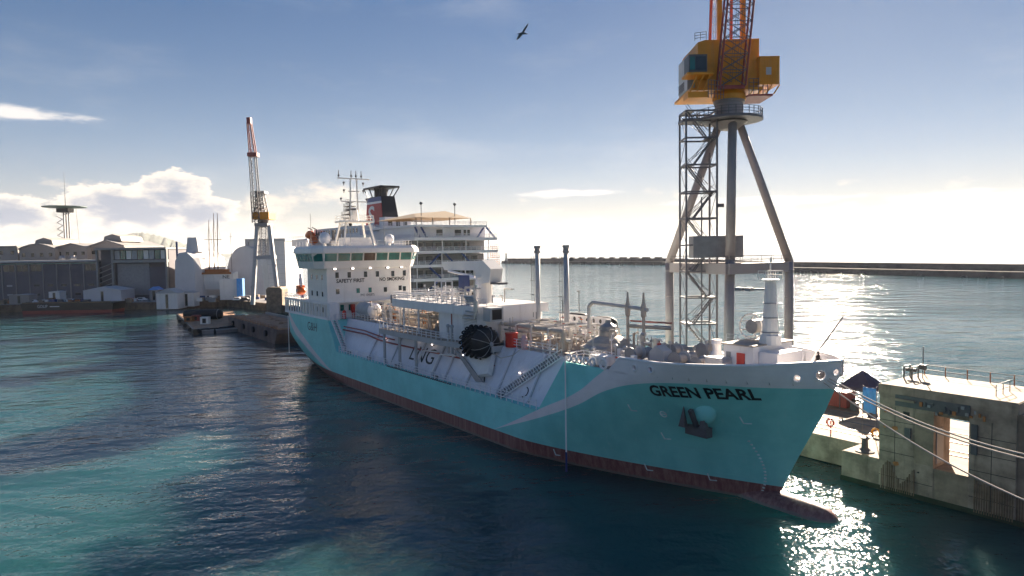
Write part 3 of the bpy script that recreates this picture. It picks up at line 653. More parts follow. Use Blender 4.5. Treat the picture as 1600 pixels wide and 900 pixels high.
for i, y in enumerate((-7.4, -3.6, 0.2, 4.2, 7.4)):
    l_ = MB().box(BXF - 0.8, BXF - 0.2, y - 0.3, y + 0.3, 21.75, 22.1).build('floodlight', M_grey, tk); MB().box(BXF - 0.19, BXF - 0.1, y - 0.24, y + 0.24, 21.78, 22.06).build('lens', M_lamp, l_)
MB().rail([(BX0, -BW, bz3), (BXF - 1.5, -BW, bz3), (BXF, -BW + 1.5, bz3), (BXF, BW - 1.5, bz3), (BX0, BW, bz3)], 1.0, 2.0, 0.03, 2).build('railing', M_white, tk)
def dome(x, y, r, zb):
    o = MB().cyl((x, y, bz3), (x, y, zb), 0.3, n=10).build('antenna_pedestal', M_offw, tk); MB().lathe((x, y, zb), [(r * .75, 0), (r, r * .5), (r, r * 1.1), (r * .8, r * 1.6), (r * .4, r * 1.93), (0.02, r * 2.0)], 18).build('radome', M_white, o, smooth=True)
dome(-20.5, -7.4, 1.15, 27.2); dome(-18.0, 6.0, 0.95, 27.1); dome(-24, -10, 0.5, 27.3)
# radar mast on splayed legs
mx, my = -23.0, 0.3
mast = MB().box(mx - 2.6, mx + 2.6, my - 3.4, my + 3.4, 31.6, 31.95).build('radar_mast', M_offw, tk)
MB().prism([(mx - 2.4, bz3), (mx + 2.6, bz3), (mx + 1.4, 28.4), (mx - 1.6, 28.4)], 'y', my - 3.0, my + 3.0).build('mast_house', M_offw, mast)
for sx in (-1, 1):
    for sy in (-1, 1): MB().bar((mx + sx * 2.6, my + sy * 3.6, bz3), (mx + sx * 1.6, my + sy * 2.6, 31.6), 0.34).build('leg', M_offw, mast)
MB().rail([(mx - 2.5, my - 3.3, 31.95), (mx + 2.5, my - 3.3, 31.95), (mx + 2.5, my + 3.3, 31.95), (mx - 2.5, my + 3.3, 31.95), (mx - 2.5, my - 3.3, 31.95)], 1.1, 1.6, 0.035, 2).build('railing', M_offw, mast)
MB().lathe((mx, my, 31.95), [(0.95, 0), (0.75, 2.2), (0.7, 2.3)], 10).build('column', M_offw, mast)
for s_ in (-1, 1): MB().bar((mx, my + s_ * 0.85, 33.5), (mx, my + s_ * 0.7, 41.0), 0.26).build('mast_post', M_offw, mast)
for z, w in ((36.0, 2.9), (40.9, 3.6), (38.2, 1.2), (34.6, 1.0)): MB().box(mx - .16, mx + .16, my - w, my + w, z, z + .22).build('yard', M_offw, mast)
for y, z in ((-2.9, 36.2), (2.9, 36.2), (-2.2, 38.0), (2.2, 38.0), (-2.2, 39.6), (2.2, 39.6), (-3.3, 41.1), (0.6, 41.1), (-0.5, 41.1), (1.8, 41.1)):
    MB().cyl((mx, my + y, z - 0.1), (mx, my + y, z + (1.6 if z > 41 else .55)), 0.09, n=6).ell((mx, my + y, z + .5), .25, .25, .25, 8, 6).build('signal_lamp', M_dgrey, mast)
rd = MB().cyl((mx + 2.2, my - 1.7, 31.95), (mx + 2.2, my - 1.7, 34.2), 0.16, n=8).build('radar_pedestal', M_offw, mast); MB().box(mx + 2.05, mx + 2.35, my - 2.8, my - 0.6, 34.2, 34.45).build('scanner', M_dgrey, rd)
for x, y, h in ((-25.5, -8.5, 7), (-25.8, 8.5, 6), (-17.5, -3, 4)): MB().cyl((x, y, bz3), (x, y, bz3 + h), 0.045, n=5).build('whip_antenna', M_dgrey, tk)
# dark funnel behind the bridge
MB().prism([(-34.5, 11.75), (-29.0, 11.75), (-29.6, 27.8), (-33.6, 28.6)], 'y', -2.6, 2.6).build('funnel', M_grey, tk)
for y in (-1.2, 0.2, 1.3): MB().cyl((-31.6, y, 28), (-31.6, y, 30.3), 0.38, n=10).build('exhaust_pipe', M_dgrey, tk)
# open aft screen: posts, top beam, deck house
MB().box(-41.4, -14.6, -9.35, 9.35, 15.05, 15.22).build('upper_deck', M_offw, tk)
for y in (-9.45, 9.2):
    MB().box(-41.45, -14.4, y, y + 0.25, 14.75, 15.25).build('screen_beam', M_white, tk); MB().box(-41.45, -14.9, y, y + .22, 11.76, 12.25).build('screen_sill', M_white, tk)
    for i in range(16): MB().box(-41.4 + i * 1.76, -40.95 + i * 1.76, y + .03, y + .21, 12.25, 14.75).build('screen_post', M_white, tk)
for y0 in np.linspace(-9.2, 8.9, 8): MB().box(-41.5, -41.25, y0, y0 + 0.35, 11.76, 14.75).build('screen_post', M_white, tk)
MB().box(-39, -27.2, -6.8, 6.8, 11.76, 15.04).build('deck_house', M_offw, tk)
MB().rail([(-27.3, -9.3, 15.22), (-41.3, -9.3, 15.22), (-41.3, 9.3, 15.22)], 1.05, 1.6, 0.05, 3).build('railing', M_white, tk)
MB().box(-14.7, -13.9, -9.3, -7.3, 11.78, 15.2).build('side_house', M_white, tk)
# ---- pipe deck, tanks and clutter between block and platform
MB().rail([(-13.8, -8.9, 11.8), (-13.8, -5.2, 11.9), (-12, -5.2, 11.9)], 1.15, 1.2, 0.05, 3).build('railing', M_white, tk)
def vessel(x0, x1, y, z, r, m, nm='storage_vessel'):
    return MB().lathe((0, y, z), [(0.05, x0 - r * .45), (r * .6, x0 - r * .32), (r * .92, x0 - r * .1), (r, x0), (r, x1), (r * .92, x1 + r * .1), (r * .6, x1 + r * .32), (0.05, x1 + r * .45)], 20, 'x').build(nm, m, tk, smooth=True)
vessel(-11.5, -6.3, -3.4, 13.9, 1.45, M_lgrey); MB().lathe((0, -3.4, 13.9), [(1.47, -5.9), (1.2, -5.3), (.6, -4.95), (.05, -4.85)], 20, 'x').build('vessel_end', M_white, tk, smooth=True)
vessel(-12.6, -8.2, 1.0, 13.6, 1.1, M_dgrey)
for i in range(3): MB().lathe((-14.2 + i * 0.1, -6.2 + i * 1.9, 11.9), [(0.4, 0), (0.4, 1.4), (.2, 1.7)], 10).build('gas_bottle', (M_red, M_red, M_grey)[i], tk)
MB().box(-15.9, -15.3, -4.1, -3.4, 13.2, 14.6).build('hose_cabinet', M_red, tk); MB().lathe((-15.6, -7.6, 13.9), [(0.55, -.0), (.55, .2)], 14, 'z').build('hose_reel', M_red, tk)
rnd = random.Random(11)
for k in range(13):          # long pipe runs
    y = -3.6 + k * 0.62; z = 12.9 + rnd.choice((0, 0.45, 0.9, 1.3)); x0 = rnd.uniform(-9, 2); x1 = rnd.uniform(38, 53); r = rnd.choice((0.09, 0.13, 0.2, 0.28))
    pts = [(x0, y, 12.2), (x0, y, z), (x0 + (x1 - x0) * .45, y, z), (x0 + (x1 - x0) * .45, y, z + .5), (x1, y, z + .5), (x1, y, 12.3)]
    MB().tube(pts, r, 8).build('pipe_run', rnd.choice((M_pipe, M_wpipe, M_wpipe, M_tan)), tk)
for k in range(90):          # risers, bends and branch lines
    x = rnd.uniform(-7, 22) if k < 62 else rnd.uniform(36, 52); y = rnd.uniform(-4.8, 4.8); h = rnd.uniform(0.8, 3.6); r = rnd.uniform(0.05, 0.16); a_ = rnd.choice((-1, 1)) * rnd.uniform(.5, 2)
    MB().tube([(x, y, 12.2), (x, y, 12.2 + h), (x + a_, y, 12.2 + h), (x + a_, y + rnd.uniform(-1, 1), 12.2 + h)], r, 6).build('branch_pipe', rnd.choice((M_wpipe, M_pipe, M_wpipe, M_tan)), tk)
for k in range(70):          # valves with hand wheels
    x = rnd.uniform(-8, 21) if k < 48 else rnd.uniform(38, 53); y = rnd.uniform(-4.8, 4.5); z = 12.5 + rnd.uniform(0, 2.6)
    vb = MB().ell((x, y, z), .22, .22, .26, 8, 6).cyl((x, y, z), (x, y, z + .6), .05, n=5).build('valve', rnd.choice((M_lgrey, M_pipe, M_tan)), tk)
    MB().torus((x, y, z + .62), 0.2, 0.035, 'z', 10, 5).build('hand_wheel', rnd.choice((M_red, M_dred, M_lgrey, M_orange)), vb)
for x in np.arange(-4, 52, 3.5):   # pipe portals
    if 22 < x < 36: continue
    MB().bar((x, -4.2, 12.2), (x, -4.2, 14.9), .16).bar((x, 4.4, 12.2), (x, 4.4, 14.9), .16).bar((x, -4.2, 14.9), (x, 4.4, 14.9), .16).bar((x, -4.2, 13.6), (x, 4.4, 13.6), .12).build('pipe_support', M_wpipe, tk)
for x, y in ((0.6, -2.4), (3.5, 2.6), (9.5, -1.0), (36.6, 2.2), (33.4, 3.6)):    # rusty topped vent posts
    v_ = MB().lathe((x, y, 12.2), [(.34, 0), (.34, 3.0)], 12).build('relief_valve_post', M_rust, tk); MB().lathe((x, y, 15.2), [(.62, 0), (.62, 1.9), (.5, 2.0)], 12).build('hood', M_grey, v_)
MB().tube([(-12.6, -7.15, 9.9), (-2, -7.0, 9.9), (3.5, -7.0, 9.4), (9, -7.0, 9.3), (40, -6.6, 9.3)], 0.14, 8).build('fire_main', M_dred, tk)
MB().tube([(-12.6, -6.95, 10.5), (-3, -6.85, 10.5), (3.5, -6.7, 10.0), (9, -6.6, 9.9)], 0.12, 8).build('fire_main', M_dred, tk)
# ---- platform on pillars, compressor house with upper deck
PL = [(6.4, -4.9), (8.2, -9.1), (29.5, -9.1), (35.5, -7.9), (40, -7.2), (40, -4.9)]
MB().prism(PL, 'z', 11.2, 12.0).build('cargo_platform', M_lgrey, tk)
MB().prism([(x * 0.999 + .02, y * .995) for x, y in PL], 'z', 12.003, 12.02).build('deck_plate', M_deck, tk)
for x in (9.7, 15.4, 21.1): MB().cyl((x, -8.8, 6.0), (x, -8.8, 11.2), 0.24, n=12).build('pillar', M_lgrey, tk)
MB().rail([(8.3, -9.0, 12.0), (29.4, -9.0, 12.0), (35.4, -7.8, 12.0), (39.8, -7.1, 12.0)], 1.2, 1.5, 0.055, 3).build('railing', M_white, tk)
hp_ = []
for (cx, cy, a0) in ((35.5, 3.0, 0), (26.2, 3.0, 90), (26.2, -5.5, 180), (35.5, -5.5, 270)):
    for k in range(5): t = R(a0 + k * 22.5); hp_.append((cx + 1.7 * math.cos(t), cy + 1.7 * math.sin(t)))
house = MB().prism(hp_, 'z', 12.03, 17.2).build('compressor_house', M_white, tk, smooth=False)
MB().prism([(11.2, -7.9), (33.5, -7.9), (37.4, -6.0), (37.4, 4.9), (11.2, 4.9)], 'z', 15.95, 17.25).build('upper_platform', M_white, tk)
MB().prism([(11.3, -7.8), (33.4, -7.8), (37.3, -6.0), (37.3, 4.8), (11.3, 4.8)], 'z', 17.253, 17.27).build('deck_plate', M_gdeck, tk)
for x in (14.5, 19.6): MB().cyl((x, -7.4, 12.0), (x, -7.4, 15.95), 0.17, n=10).build('pillar', M_white, tk)
MB().rail([(11.3, 4.7, 17.25), (11.3, -7.8, 17.25), (33.4, -7.8, 17.25), (37.2, -6, 17.25)], 1.15, 1.4, 0.05, 3).build('railing', M_white, tk)
MB().cyl((29.6, -7.25, 12.0), (29.6, -7.25, 16.0), .09, n=8).build('fire_riser', M_dred, tk)
for z in np.arange(13.6, 15.8, 0.22): MB().box(33.0, 36.4, -7.27, -7.2, z, z + .1).build('louvre_slat', M_lgrey, tk)
for k in range(3): MB().tube([(33.5 + k * .45, -7.7, 15.6 + k * .5), (36.6 + k * .3, -7.7, 15.6 + k * .5), (36.6 + k * .3, -7.7, 18.6 - k * .3), (34 + k * .4, -7.7, 18.6 - k * .3)], 0.16, 8).build('vent_duct', M_pipe, tk)
MB().box(37.45, 39.2, -6.8, -4.6, 15.3, 17.2).build('intake_box', M_lgrey, tk); MB().box(39.21, 39.24, -6.5, -4.9, 15.55, 16.95).build('intake_mouth', M_dark, tk)
for k in range(26):           # equipment on the upper platform
    x = rnd.uniform(18, 33); y = rnd.uniform(-6.4, 3.5); h = rnd.uniform(.7, 2.6); a_ = rnd.uniform(-2, 2)
    MB().tube([(x, y, 17.25), (x, y, 17.25 + h), (x + a_, y, 17.25 + h), (x + a_, y + rnd.uniform(-1, 1), 17.25 + h)], rnd.uniform(.07, .2), 7).build('branch_pipe', rnd.choice((M_pipe, M_wpipe, M_lgrey)), tk)
for x in (24.2, 26.2): MB().bar((x, -6.9, 17.25), (x, -6.9, 20.5), .14).bar((x, -5, 17.25), (x, -5, 20.5), .14).bar((x, -6.9, 20.5), (x, -5, 20.5), .14).bar((x, -6.9, 18.9), (x, -5, 18.9), .14).build('pipe_support', M_white, tk)
# hose handling crane
hc = MB().lathe((30.2, -1.6, 17.25), [(1.15, 0), (1.15, 3.6), (1.35, 3.7), (1.35, 4.1)], 16).build('hose_crane', M_offw, tk)
MB().prism([(18.2, 23.4), (30.6, 23.6), (33.2, 21.6), (32.6, 21.0), (29.4, 21.0), (28.2, 22.1), (19.0, 22.0)], 'y', -2.2, -1.0).build('boom', M_offw, hc)
MB().cyl((20.8, -2.4, 21.9), (28.6, -2.4, 21.1), 0.2, n=8).build('luffing_cylinder', M_white, hc)
MB().prism([(29.2, 19.9), (33.0, 20.4), (33.4, 22.4), (31.2, 23.7), (29.4, 22.0)], 'y', -2.7, -.5).build('slewing_head', M_offw, hc)
MB().box(32.8, 35.0, -2.4, -.8, 20.1, 20.4).build('service_step', M_dgrey, hc)
MB().box(25.8, 28.9, -3.6, -3.54, 18.9, 21.4).build('banner', M_navy, tk)
# vent masts with caged ladders
for x in (37.3, 43.8):
    v_ = MB().lathe((x, 3.0, 12.2), [(0.42, 0), (0.38, 3), (0.34, 12.4)], 16).build('vent_mast', M_lgrey, tk, smooth=True); MB().lathe((x, 3.0, 24.6), [(.48, 0), (.48, .35), (.4, .4), (.4, .7), (.5, .75), (.5, 1.1)], 16).build('cap', M_grey, v_)
    mb = MB()
    for dy in (-.22, .22): mb.bar((x - 1.15, 3 + dy, 12.5), (x - 1.15, 3 + dy, 24.2), .06)
    for z in np.arange(13, 24, .5): mb.bar((x - 1.15, 2.78, z), (x - 1.15, 3.22, z), .04)
    for z in np.arange(14, 24, 2.2): mb.bar((x - 1.15, 3, z), (x - .4, 3, z), .05).torus((x - 1.5, 3, z), .4, .03, 'z', 10, 4)
    mb.build('ladder', M_dgrey, v_)
# tank dome with relief valves
dm = MB().lathe((55.2, 0, 12.3), [(3.5, 0), (3.5, .75), (3.2, .8), (2.7, 1.0), (2.6, 1.35), (1.6, 1.9), (1.1, 2.0), (1.1, 2.6), (.9, 2.7)], 26).build('tank_dome', M_tan, tk, smooth=False)
MB().lathe((55.2, 0, 15.0), [(1.0, 0), (1.0, .5), (.4, .9), (.3, 1.3)], 14).build('dome_hatch', M_grey, dm)
MB().tube([(50.6, 1.0, 12.5), (50.6, 1.0, 17.6), (51.4, 1.0, 18.2), (57.2, 1.0, 18.0), (60.8, 1.0, 17.8)], 0.24, 12).build('vapour_line', M_lgrey, tk)
for x in (57.6, 60.2): MB().lathe((x, 1.0, 13.2), [(.2, 0), (.2, 3.6), (.32, 3.8), (.36, 4.9), (.2, 5.4), (.09, 6.6)], 12).build('relief_valve', M_tan, tk)
for k in range(14):
    x = rnd.uniform(52.5, 62); y = rnd.uniform(-1.5, 3.5); h = rnd.uniform(.8, 3.5)
    MB().tube([(x, y, 12.4), (x, y, 12.4 + h), (x + rnd.uniform(-1.6, 1.6), y, 12.4 + h)], rnd.uniform(.07, .2), 7).build('branch_pipe', rnd.choice((M_tan, M_pipe, M_wpipe)), tk)
MB().tube([(57.5, 1.2, 15.6), (64.4, 1.2, 15.9)], 0.24, 12).build('loading_arm', M_tan, tk); MB().tube([(57.5, 1.6, 16.2), (64.0, 1.6, 16.4)], 0.10, 8).build('branch_pipe', M_dred, tk)
# perforated fender cradle wall on the port side
def perforated(x0, x1, z0, z1, y, nx, nz):
    mb = MB()
    dx, dz = (x1 - x0) / nx, (z1 - z0) / nz
    for i in range(nx):
        for j in range(nz):
            cx, cz = x0 + (i + .5) * dx, z0 + (j + .5) * dz; r = min(dx, dz) * .3; n = 12; vs = []
            for k in range(n):
                t = 2 * math.pi * k / n + math.pi / n; c_, s_ = math.cos(t), math.sin(t); e = 1 / max(abs(c_), abs(s_))
                vs += [(cx + r * c_, y, cz + r * s_), (cx + e * c_ * dx / 2, y, cz + e * s_ * dz / 2)]
            mb.add(vs, [(2 * k, 2 * k + 1, (2 * k + 3) % (2 * n), (2 * k + 2) % (2 * n)) for k in range(n)])
    return mb
o = perforated(38.6, 49.4, 12.3, 15.6, 6.0, 8, 3).build('fender_cradle', M_white, tk); sm = o.modifiers.new('plate', 'SOLIDIFY'); sm.thickness = 0.12
for x in (39, 42, 45, 48.6): MB().bar((x, 6.1, 12.2), (x - 1.2, 8.0, 15.4), .2).build('cradle_arm', M_white, tk)
# starboard fender cradle and flap
MB().add([(33.6, -6.9, 11.0), (39.6, -6.9, 11.0), (40.8, -8.5, 8.6), (38.2, -8.7, 8.0), (33.6, -8.2, 9.7), (33.6, -6.3, 10.6), (39.6, -6.3, 10.6), (40.8, -7.8, 8.2), (38.2, -8.0, 7.6), (33.6, -7.6, 9.3)], [(0, 1, 2, 3, 4), (9, 8, 7, 6, 5), (0, 4, 9, 5), (1, 0, 5, 6), (2, 1, 6, 7), (3, 2, 7, 8), (4, 3, 8, 9)]).build('fender_saddle', M_offw, tk)
MB().add([(31.9, -8.4, 11.0), (33.4, -8.4, 10.7), (40.0, -8.8, 7.4), (38.4, -8.9, 7.2), (31.9, -8.2, 10.9), (33.4, -8.2, 10.6), (40.0, -8.6, 7.3), (38.4, -8.7, 7.1)], [(0, 1, 2, 3), (7, 6, 5, 4), (0, 3, 7, 4), (1, 0, 4, 5), (2, 1, 5, 6), (3, 2, 6, 7)]).build('saddle_flap', M_grey, tk)
for x in (30.6, 31.7): MB().bar((x, -8.5, 10.2), (x, -8.5, 14.2), .3).ell((x, -8.5, 14.2), .35, .3, .3, 10, 6).build('davit_post', M_lgrey, tk)
for x0 in (20.6, 25.8): MB().tube([(x0, -9.0, 6.1), (x0 + 1.4, -8.0, 9.6), (x0 + 5.6, -7.8, 9.8)], .11, 6).build('guide_frame', M_offw, tk)
# ---- forecastle gear
_fx = [66 + i * .72 for i in range(25)]; MB().prism([(x, -hb(x, 12.45) + .3) for x in _fx if hb(x, 12.45) > .6] + [(x, hb(x, 12.45) - .3) for x in _fx[::-1] if hb(x, 12.45) > .6], 'z', 12.452, 12.47).build('deck_plate', M_gdeck, tk)
for i, x in enumerate((58.9, 59.8, 60.7, 61.7, 62.7, 64.4)):     # roller fairleads along the edge
    y = -hb(x, 12.6); MB().torus((x, y, 12.95), .36 if i < 5 else .5, .12, 'y', 16, 8).build('roller_fairlead', M_white, tk)
MB().rail([(58.7, -9.3, 12.45), (58.7, -7.2, 12.45), (66, -7.2, 12.45)], 1.1, 1.2, .05, 3).build('railing', M_white, tk)
MB().rail([(66, 9.0, 13.85), (74, 8.6, 13.95)], .9, 1.5, .03, 2).build('railing', M_white, tk)
cage = thing('wire_crate', 'white wire mesh crate on the foredeck edge beside the roller fairleads', 'crate', (62.4, -7.9, 12.48))
MB().box(61.2, 63.8, -8.6, -7.3, 12.5, 13.5).build('crate_body', M_white, cage)
MB().rail([(61.2, -8.65, 12.5), (63.8, -8.65, 12.5), (63.8, -7.25, 12.5), (61.2, -7.25, 12.5), (61.2, -8.65, 12.5)], 1.3, .4, .025, 4).build('wire_frame', M_white, cage)
def winch(x, y, r, w, m=M_lgrey, dy=1):
    o = MB().box(x - r, x + r, y - w / 2, y + w / 2, 12.47, 12.9).build('winch_bed', M_grey, tk); zc = 12.9 + r
    for k, (a_, b2, rr, mm) in enumerate(((-.5, -.44, 1.0, M_grey), (-.44, -.05, .6, M_rope), (-.05, .01, 1.0, M_lgrey), (.01, .40, .68, M_grey), (.40, .5, .45, M_dgrey))):
        MB().lathe((x, y, zc), [(r * rr, a_ * w), (r * rr, b2 * w)], 20, 'y').build(('flange', 'rope_drum', 'flange', 'gear_case', 'motor')[k], mm, o)
for x, y, r, w in ((64.8, -4.4, .78, 3.4), (66.9, -3.6, .62, 2.6), (70.6, -4.0, .8, 3.4), (72.7, -3.6, .66, 2.8), (68, 3.4, .8, 3.2), (72, 3.6, .8, 3.2), (65.5, 1.0, .7, 2.6)): winch(x, y, r, w)
MB().prism([(67.2, 12.5), (69.4, 12.5), (69.0, 14.4), (68.0, 14.9), (67.2, 14.2)], 'y', -5.6, -4.2).build('winch_motor_cover', M_lgrey, tk)
MB().prism([(73.9, 12.5), (75.9, 12.5), (75.9, 14.4), (73.9, 14.4)], 'y', -5.0, -3.6).build('winch_motor_cover', M_lgrey, tk)
for a_, b2 in (((60.5, -6.0, 12.9), (66, -5.6, 13.2)), ((60.5, -5.2, 12.9), (72, -6.4, 12.7))): MB().cyl(a_, b2, .09, n=6).build('fire_main', M_red, tk)
for x, y in ((66.1, -7.2), (79.2, -1.6), (79.6, 1.6), (70, -7.2), (74, -6)): MB().lathe((x, y, 12.47), [(.3, 0), (.3, .7), (.38, .75), (.38, .85)], 12).build('bollard', M_dgrey, tk)
v_ = MB().lathe((72.4, -1.2, 12.47), [(.75, 0), (.7, 1.4), (.45, 2.0), (.45, 2.6), (.6, 2.7), (.5, 3.1)], 14).build('vent_head', M_white, tk); MB().torus((72.4, -1.2, 15.5), .42, .1, 'z', 12, 6).build('red_band', M_red, v_); MB().box(72.0, 72.8, -2.05, -1.95, 13.2, 13.7).build('sign_plate', M_red, v_)
v_ = MB().box(66.4, 66.9, -7.6, -7.1, 12.47, 13.9).build('control_stand', M_white, tk); MB().box(66.4, 66.9, -7.66, -7.61, 12.6, 13.1).build('sign_plate', M_red, v_)
# foremast with its house
fh = MB().box(74.9, 78.2, -3.4, 3.0, 12.47, 15.6).build('foremast_house', M_white, tk)
MB().box(74.7, 78.3, -3.6, 3.2, 15.6, 15.72).build('roof_plate', M_deck, fh); MB().box(76.4, 77.3, -3.48, -3.41, 13.7, 14.9).build('fire_locker', M_red, fh); MB().box(75.2, 75.7, -3.47, -3.41, 14.1, 14.9).build('junction_box', M_grey, fh)
MB().box(78.22, 80.2, -2.6, 1.4, 12.47, 15.1).build('mast_locker', M_white, fh)
fm = MB().lathe((78.0, -0.4, 15.6), [(1.05, 0), (.98, .9), (.78, 1.0), (.5, 6.0), (.5, 6.1), (.8, 6.15), (.8, 6.28)], 14).build('foremast', M_offw, tk, smooth=False)
MB().rail([(77.2, -1.2, 21.9), (78.8, -1.2, 21.9), (78.8, .4, 21.9), (77.2, .4, 21.9)], .8, .8, .03, 2).build('railing', M_offw, fm); MB().cyl((78, -.4, 21.9), (78, -.4, 24), .07, n=6).build('mast_light', M_offw, fm)
MB().bar((78, -.4, 20.9), (75.4, -1.4, 20.9), .18).box(74.9, 75.6, -1.7, -1.1, 20.7, 21.05).box(75.9, 76.5, -1.5, -.9, 20.7, 21.05).build('searchlight_arm', M_grey, fm)
for z in (16.8, 18.2, 19.6): MB().torus((78, -.4, z), .82 - (z - 16.8) * .06, .05, 'z', 14, 5).build('ladder_hoop', M_grey, fm)
# hose reel cage on the house roof
rl = MB().lathe((75.2, 1.4, 17.0), [(.7, -.8), (.7, .8)], 18, 'y').build('hose_reel', M_grey, tk)
for k in range(9): t = 2 * math.pi * k / 9; MB().bar((75.2 + 1.3 * math.cos(t), .5, 17.0 + 1.3 * math.sin(t)), (75.2 + 1.3 * math.cos(t), 2.3, 17.0 + 1.3 * math.sin(t)), .1).build('reel_bar', M_offw, rl)
for y in (.5, 2.3): MB().torus((75.2, y, 17.0), 1.3, .07, 'y', 18, 5).build('reel_ring', M_offw, rl)
MB().tube([(79.5, -1.5, 14.6), (80.8, -3.0, 13.1), (82.4, -1.2, 12.9), (82.5, -1.0, 14.4), (82.9, -.8, 15.4)], .13, 8).build('mooring_arm', M_offw, tk)
MB().bar((82.9, -.8, 15.2), (84.6, .6, 18.6), .1).build('jackstaff', M_dgrey, tk)
MB().box(81.2, 82.4, 4.2, 5.0, 12.5, 14.2).build('deck_locker', M_lgrey, tk)
MB().box(80.2, 81.6, 2.2, 3.5, 12.475, 12.95).build('mooring_step', M_grey, tk)

# small fittings: flanges, cable trays, vents, lockers over the decks
for k in range(110):
    reg = rnd.choice(((-9, 22, -4.8, 4.6, 12.27), (37, 54, -4.8, 4.6, 12.27), (56, 64, -6.4, 6, 12.47), (64, 76, -6.6, 6, 12.47), (13, 32, -7, 4, 17.27)))
    x, y = rnd.uniform(reg[0], reg[1]), rnd.uniform(reg[2], reg[3]); z = reg[4]; m = rnd.choice((M_wpipe, M_lgrey, M_tan, M_pipe, M_grey, M_white)); t = k % 5
    if t == 0: MB().box(x - .3, x + .3, y - .22, y + .22, z, z + rnd.uniform(.6, 1.3)).box(x - .34, x + .34, y - .26, y + .26, z + .2, z + .26).build('junction_cabinet', m, tk)
    elif t == 1: MB().lathe((x, y, z), [(.12, 0), (.12, .9), (.28, .95), (.28, 1.15), (.05, 1.3)], 10).build('mushroom_vent', m, tk)
    elif t == 2: MB().tube([(x, y, z), (x, y, z + 1.1), (x + .3, y, z + 1.4), (x + .55, y, z + 1.1)], .08, 7).build('gooseneck_vent', m, tk)
    elif t == 3: MB().cyl((x, y, z), (x, y, z + rnd.uniform(2.2, 3.6)), .05, n=6).box(x - .2, x + .1, y - .12, y + .12, z + 2.1, z + 2.35).build('deck_lamp_post', m, tk)
    else: MB().lathe((0, y, z + .6), [(.3, x - .06), (.3, x + .06)], 12, 'x').cyl((x - .7, y, z + .6), (x + .7, y, z + .6), .16, n=8).cyl((x, y, z), (x, y, z + .6), .06, n=6).build('flanged_spool', m, tk)
# ================================================================== LOOSE THINGS ON THE TANKER
def pneu_fender(name, label, c, r, hl, net=True, group=None):
    f = thing(name, label, 'fender', (c[0], c[1], c[2] - r), 'S', group)
    MB().lathe(c, [(.1, -hl), (r * .45, -hl * .98), (r * .78, -hl * .86), (r * .97, -hl * .6), (r, -hl * .3), (r, hl * .3), (r * .97, hl * .6), (r * .78, hl * .86), (r * .45, hl * .98), (.1, hl)], 24, 'x').build('rubber_body', M_black, f, smooth=True)
    MB().lathe(c, [(.28, hl * .95), (.28, hl * 1.06), (.16, hl * 1.08)], 12, 'x').build('end_fitting', M_lgrey, f)
    if net:
        me = None
        for k in range(18):
            for j, dx in enumerate((-hl * .66, -hl * .42, -hl * .18, hl * .06, hl * .3)):
                t = 2 * math.pi * (k + .5 * (j % 2)) / 18; p = (c[0] + dx, c[1] + (r * .99) * math.cos(t), c[2] + (r * .99) * math.sin(t))
                if me is None:
                    o = MB().torus((0, 0, 0), .24, .11, 'x', 12, 6).build('net_tyre', M_black, f, smooth=True); me = o.data
                    me.transform(Matrix.Translation(ROOT[f.name][1]))
                else: o = bpy.data.objects.new('net_tyre', me); col.objects.link(o); o.parent = f
                o.location = Vector(p) - ROOT[f.name][1]; o.rotation_euler = (t, R(35), 0)
        for k in range(9):
            t = 2 * math.pi * k / 9; q = lambda rr, xx: (c[0] + xx, c[1] + rr * math.cos(t), c[2] + rr * math.sin(t))
            MB().tube([q(.25, hl * 1.02), q(r * .47, hl * 1.0), q(r * .8, hl * .88), q(r * 1.0, hl * .62), q(r * 1.04, hl * .3)], .05, 5).build('net_chain', M_grey, f)
    return f
fd = pneu_fender('pneumatic_fender', 'black rubber fender in a tyre net cradled on the white trunk slope', (37.2, -7.2, 12.35), 2.15, 2.7)
o = MB().tube([(39.9, -7.2, 12.3), (40.7, -7.4, 11.2), (42.2, -7.3, 10.7), (44.0, -6.6, 11.2), (45.0, -5.6, 12.3)], .07, 6).build('mooring_line', M_rope, fd)
MB().tube([(35.6, -9.35, 12.6), (35.4, -8.9, 10.6)], .04, 5).build('lashing', M_blue, fd)
pneu_fender('pneumatic_fender', 'black rubber fender beside the vent mast, aft one in the perforated cradle', (41.0, 7.6, 14.6), 1.15, 2.3, False)
pneu_fender('pneumatic_fender', 'black rubber fender forward in the perforated cradle, next to the vapour line', (46.6, 7.6, 14.5), 1.1, 2.1, False)
dr = thing('storage_drum', 'bright red drum on the trunk edge right of the netted fender', 'drum', (41.6, -5.0, 11.95))
MB().lathe((41.6, -5.0, 11.95), [(.85, 0), (.85, 1.75)], 18).build('drum_body', M_red, dr); MB().lathe((41.6, -5.0, 13.7), [(.9, 0), (.9, .2), (.3, .28)], 18).build('lid', M_red, dr)
o = MB().lathe((44.6, -5.1, 11.95), [(.45, 0), (.48, .6), (.42, 1.5), (.2, 1.9)], 12).build('covered_monitor', mat('pale_pink', (0.72, 0.42, 0.42), .6), at=(44.6, -5.1, 11.95), label='pale pink covered nozzle beside the red drum at the trunk railing', category='nozzle')
rc = thing('rescue_boat', 'orange rescue boat hanging under its white and blue davit at the tanker stern', 'boat', (-33.6, -8.3, 15.4))
MB().ell((-33.6, -8.3, 16.9), 2.1, 1.0, 1.0, 16, 10).build('boat_hull', M_orange, rc, smooth=True); MB().box(-34.6, -32.9, -9.0, -7.6, 17.3, 18.1).build('canopy', M_orange, rc); MB().ell((-33.6, -9.25, 16.9), .5, .15, .4, 10, 6).build('number_patch', M_white, rc)
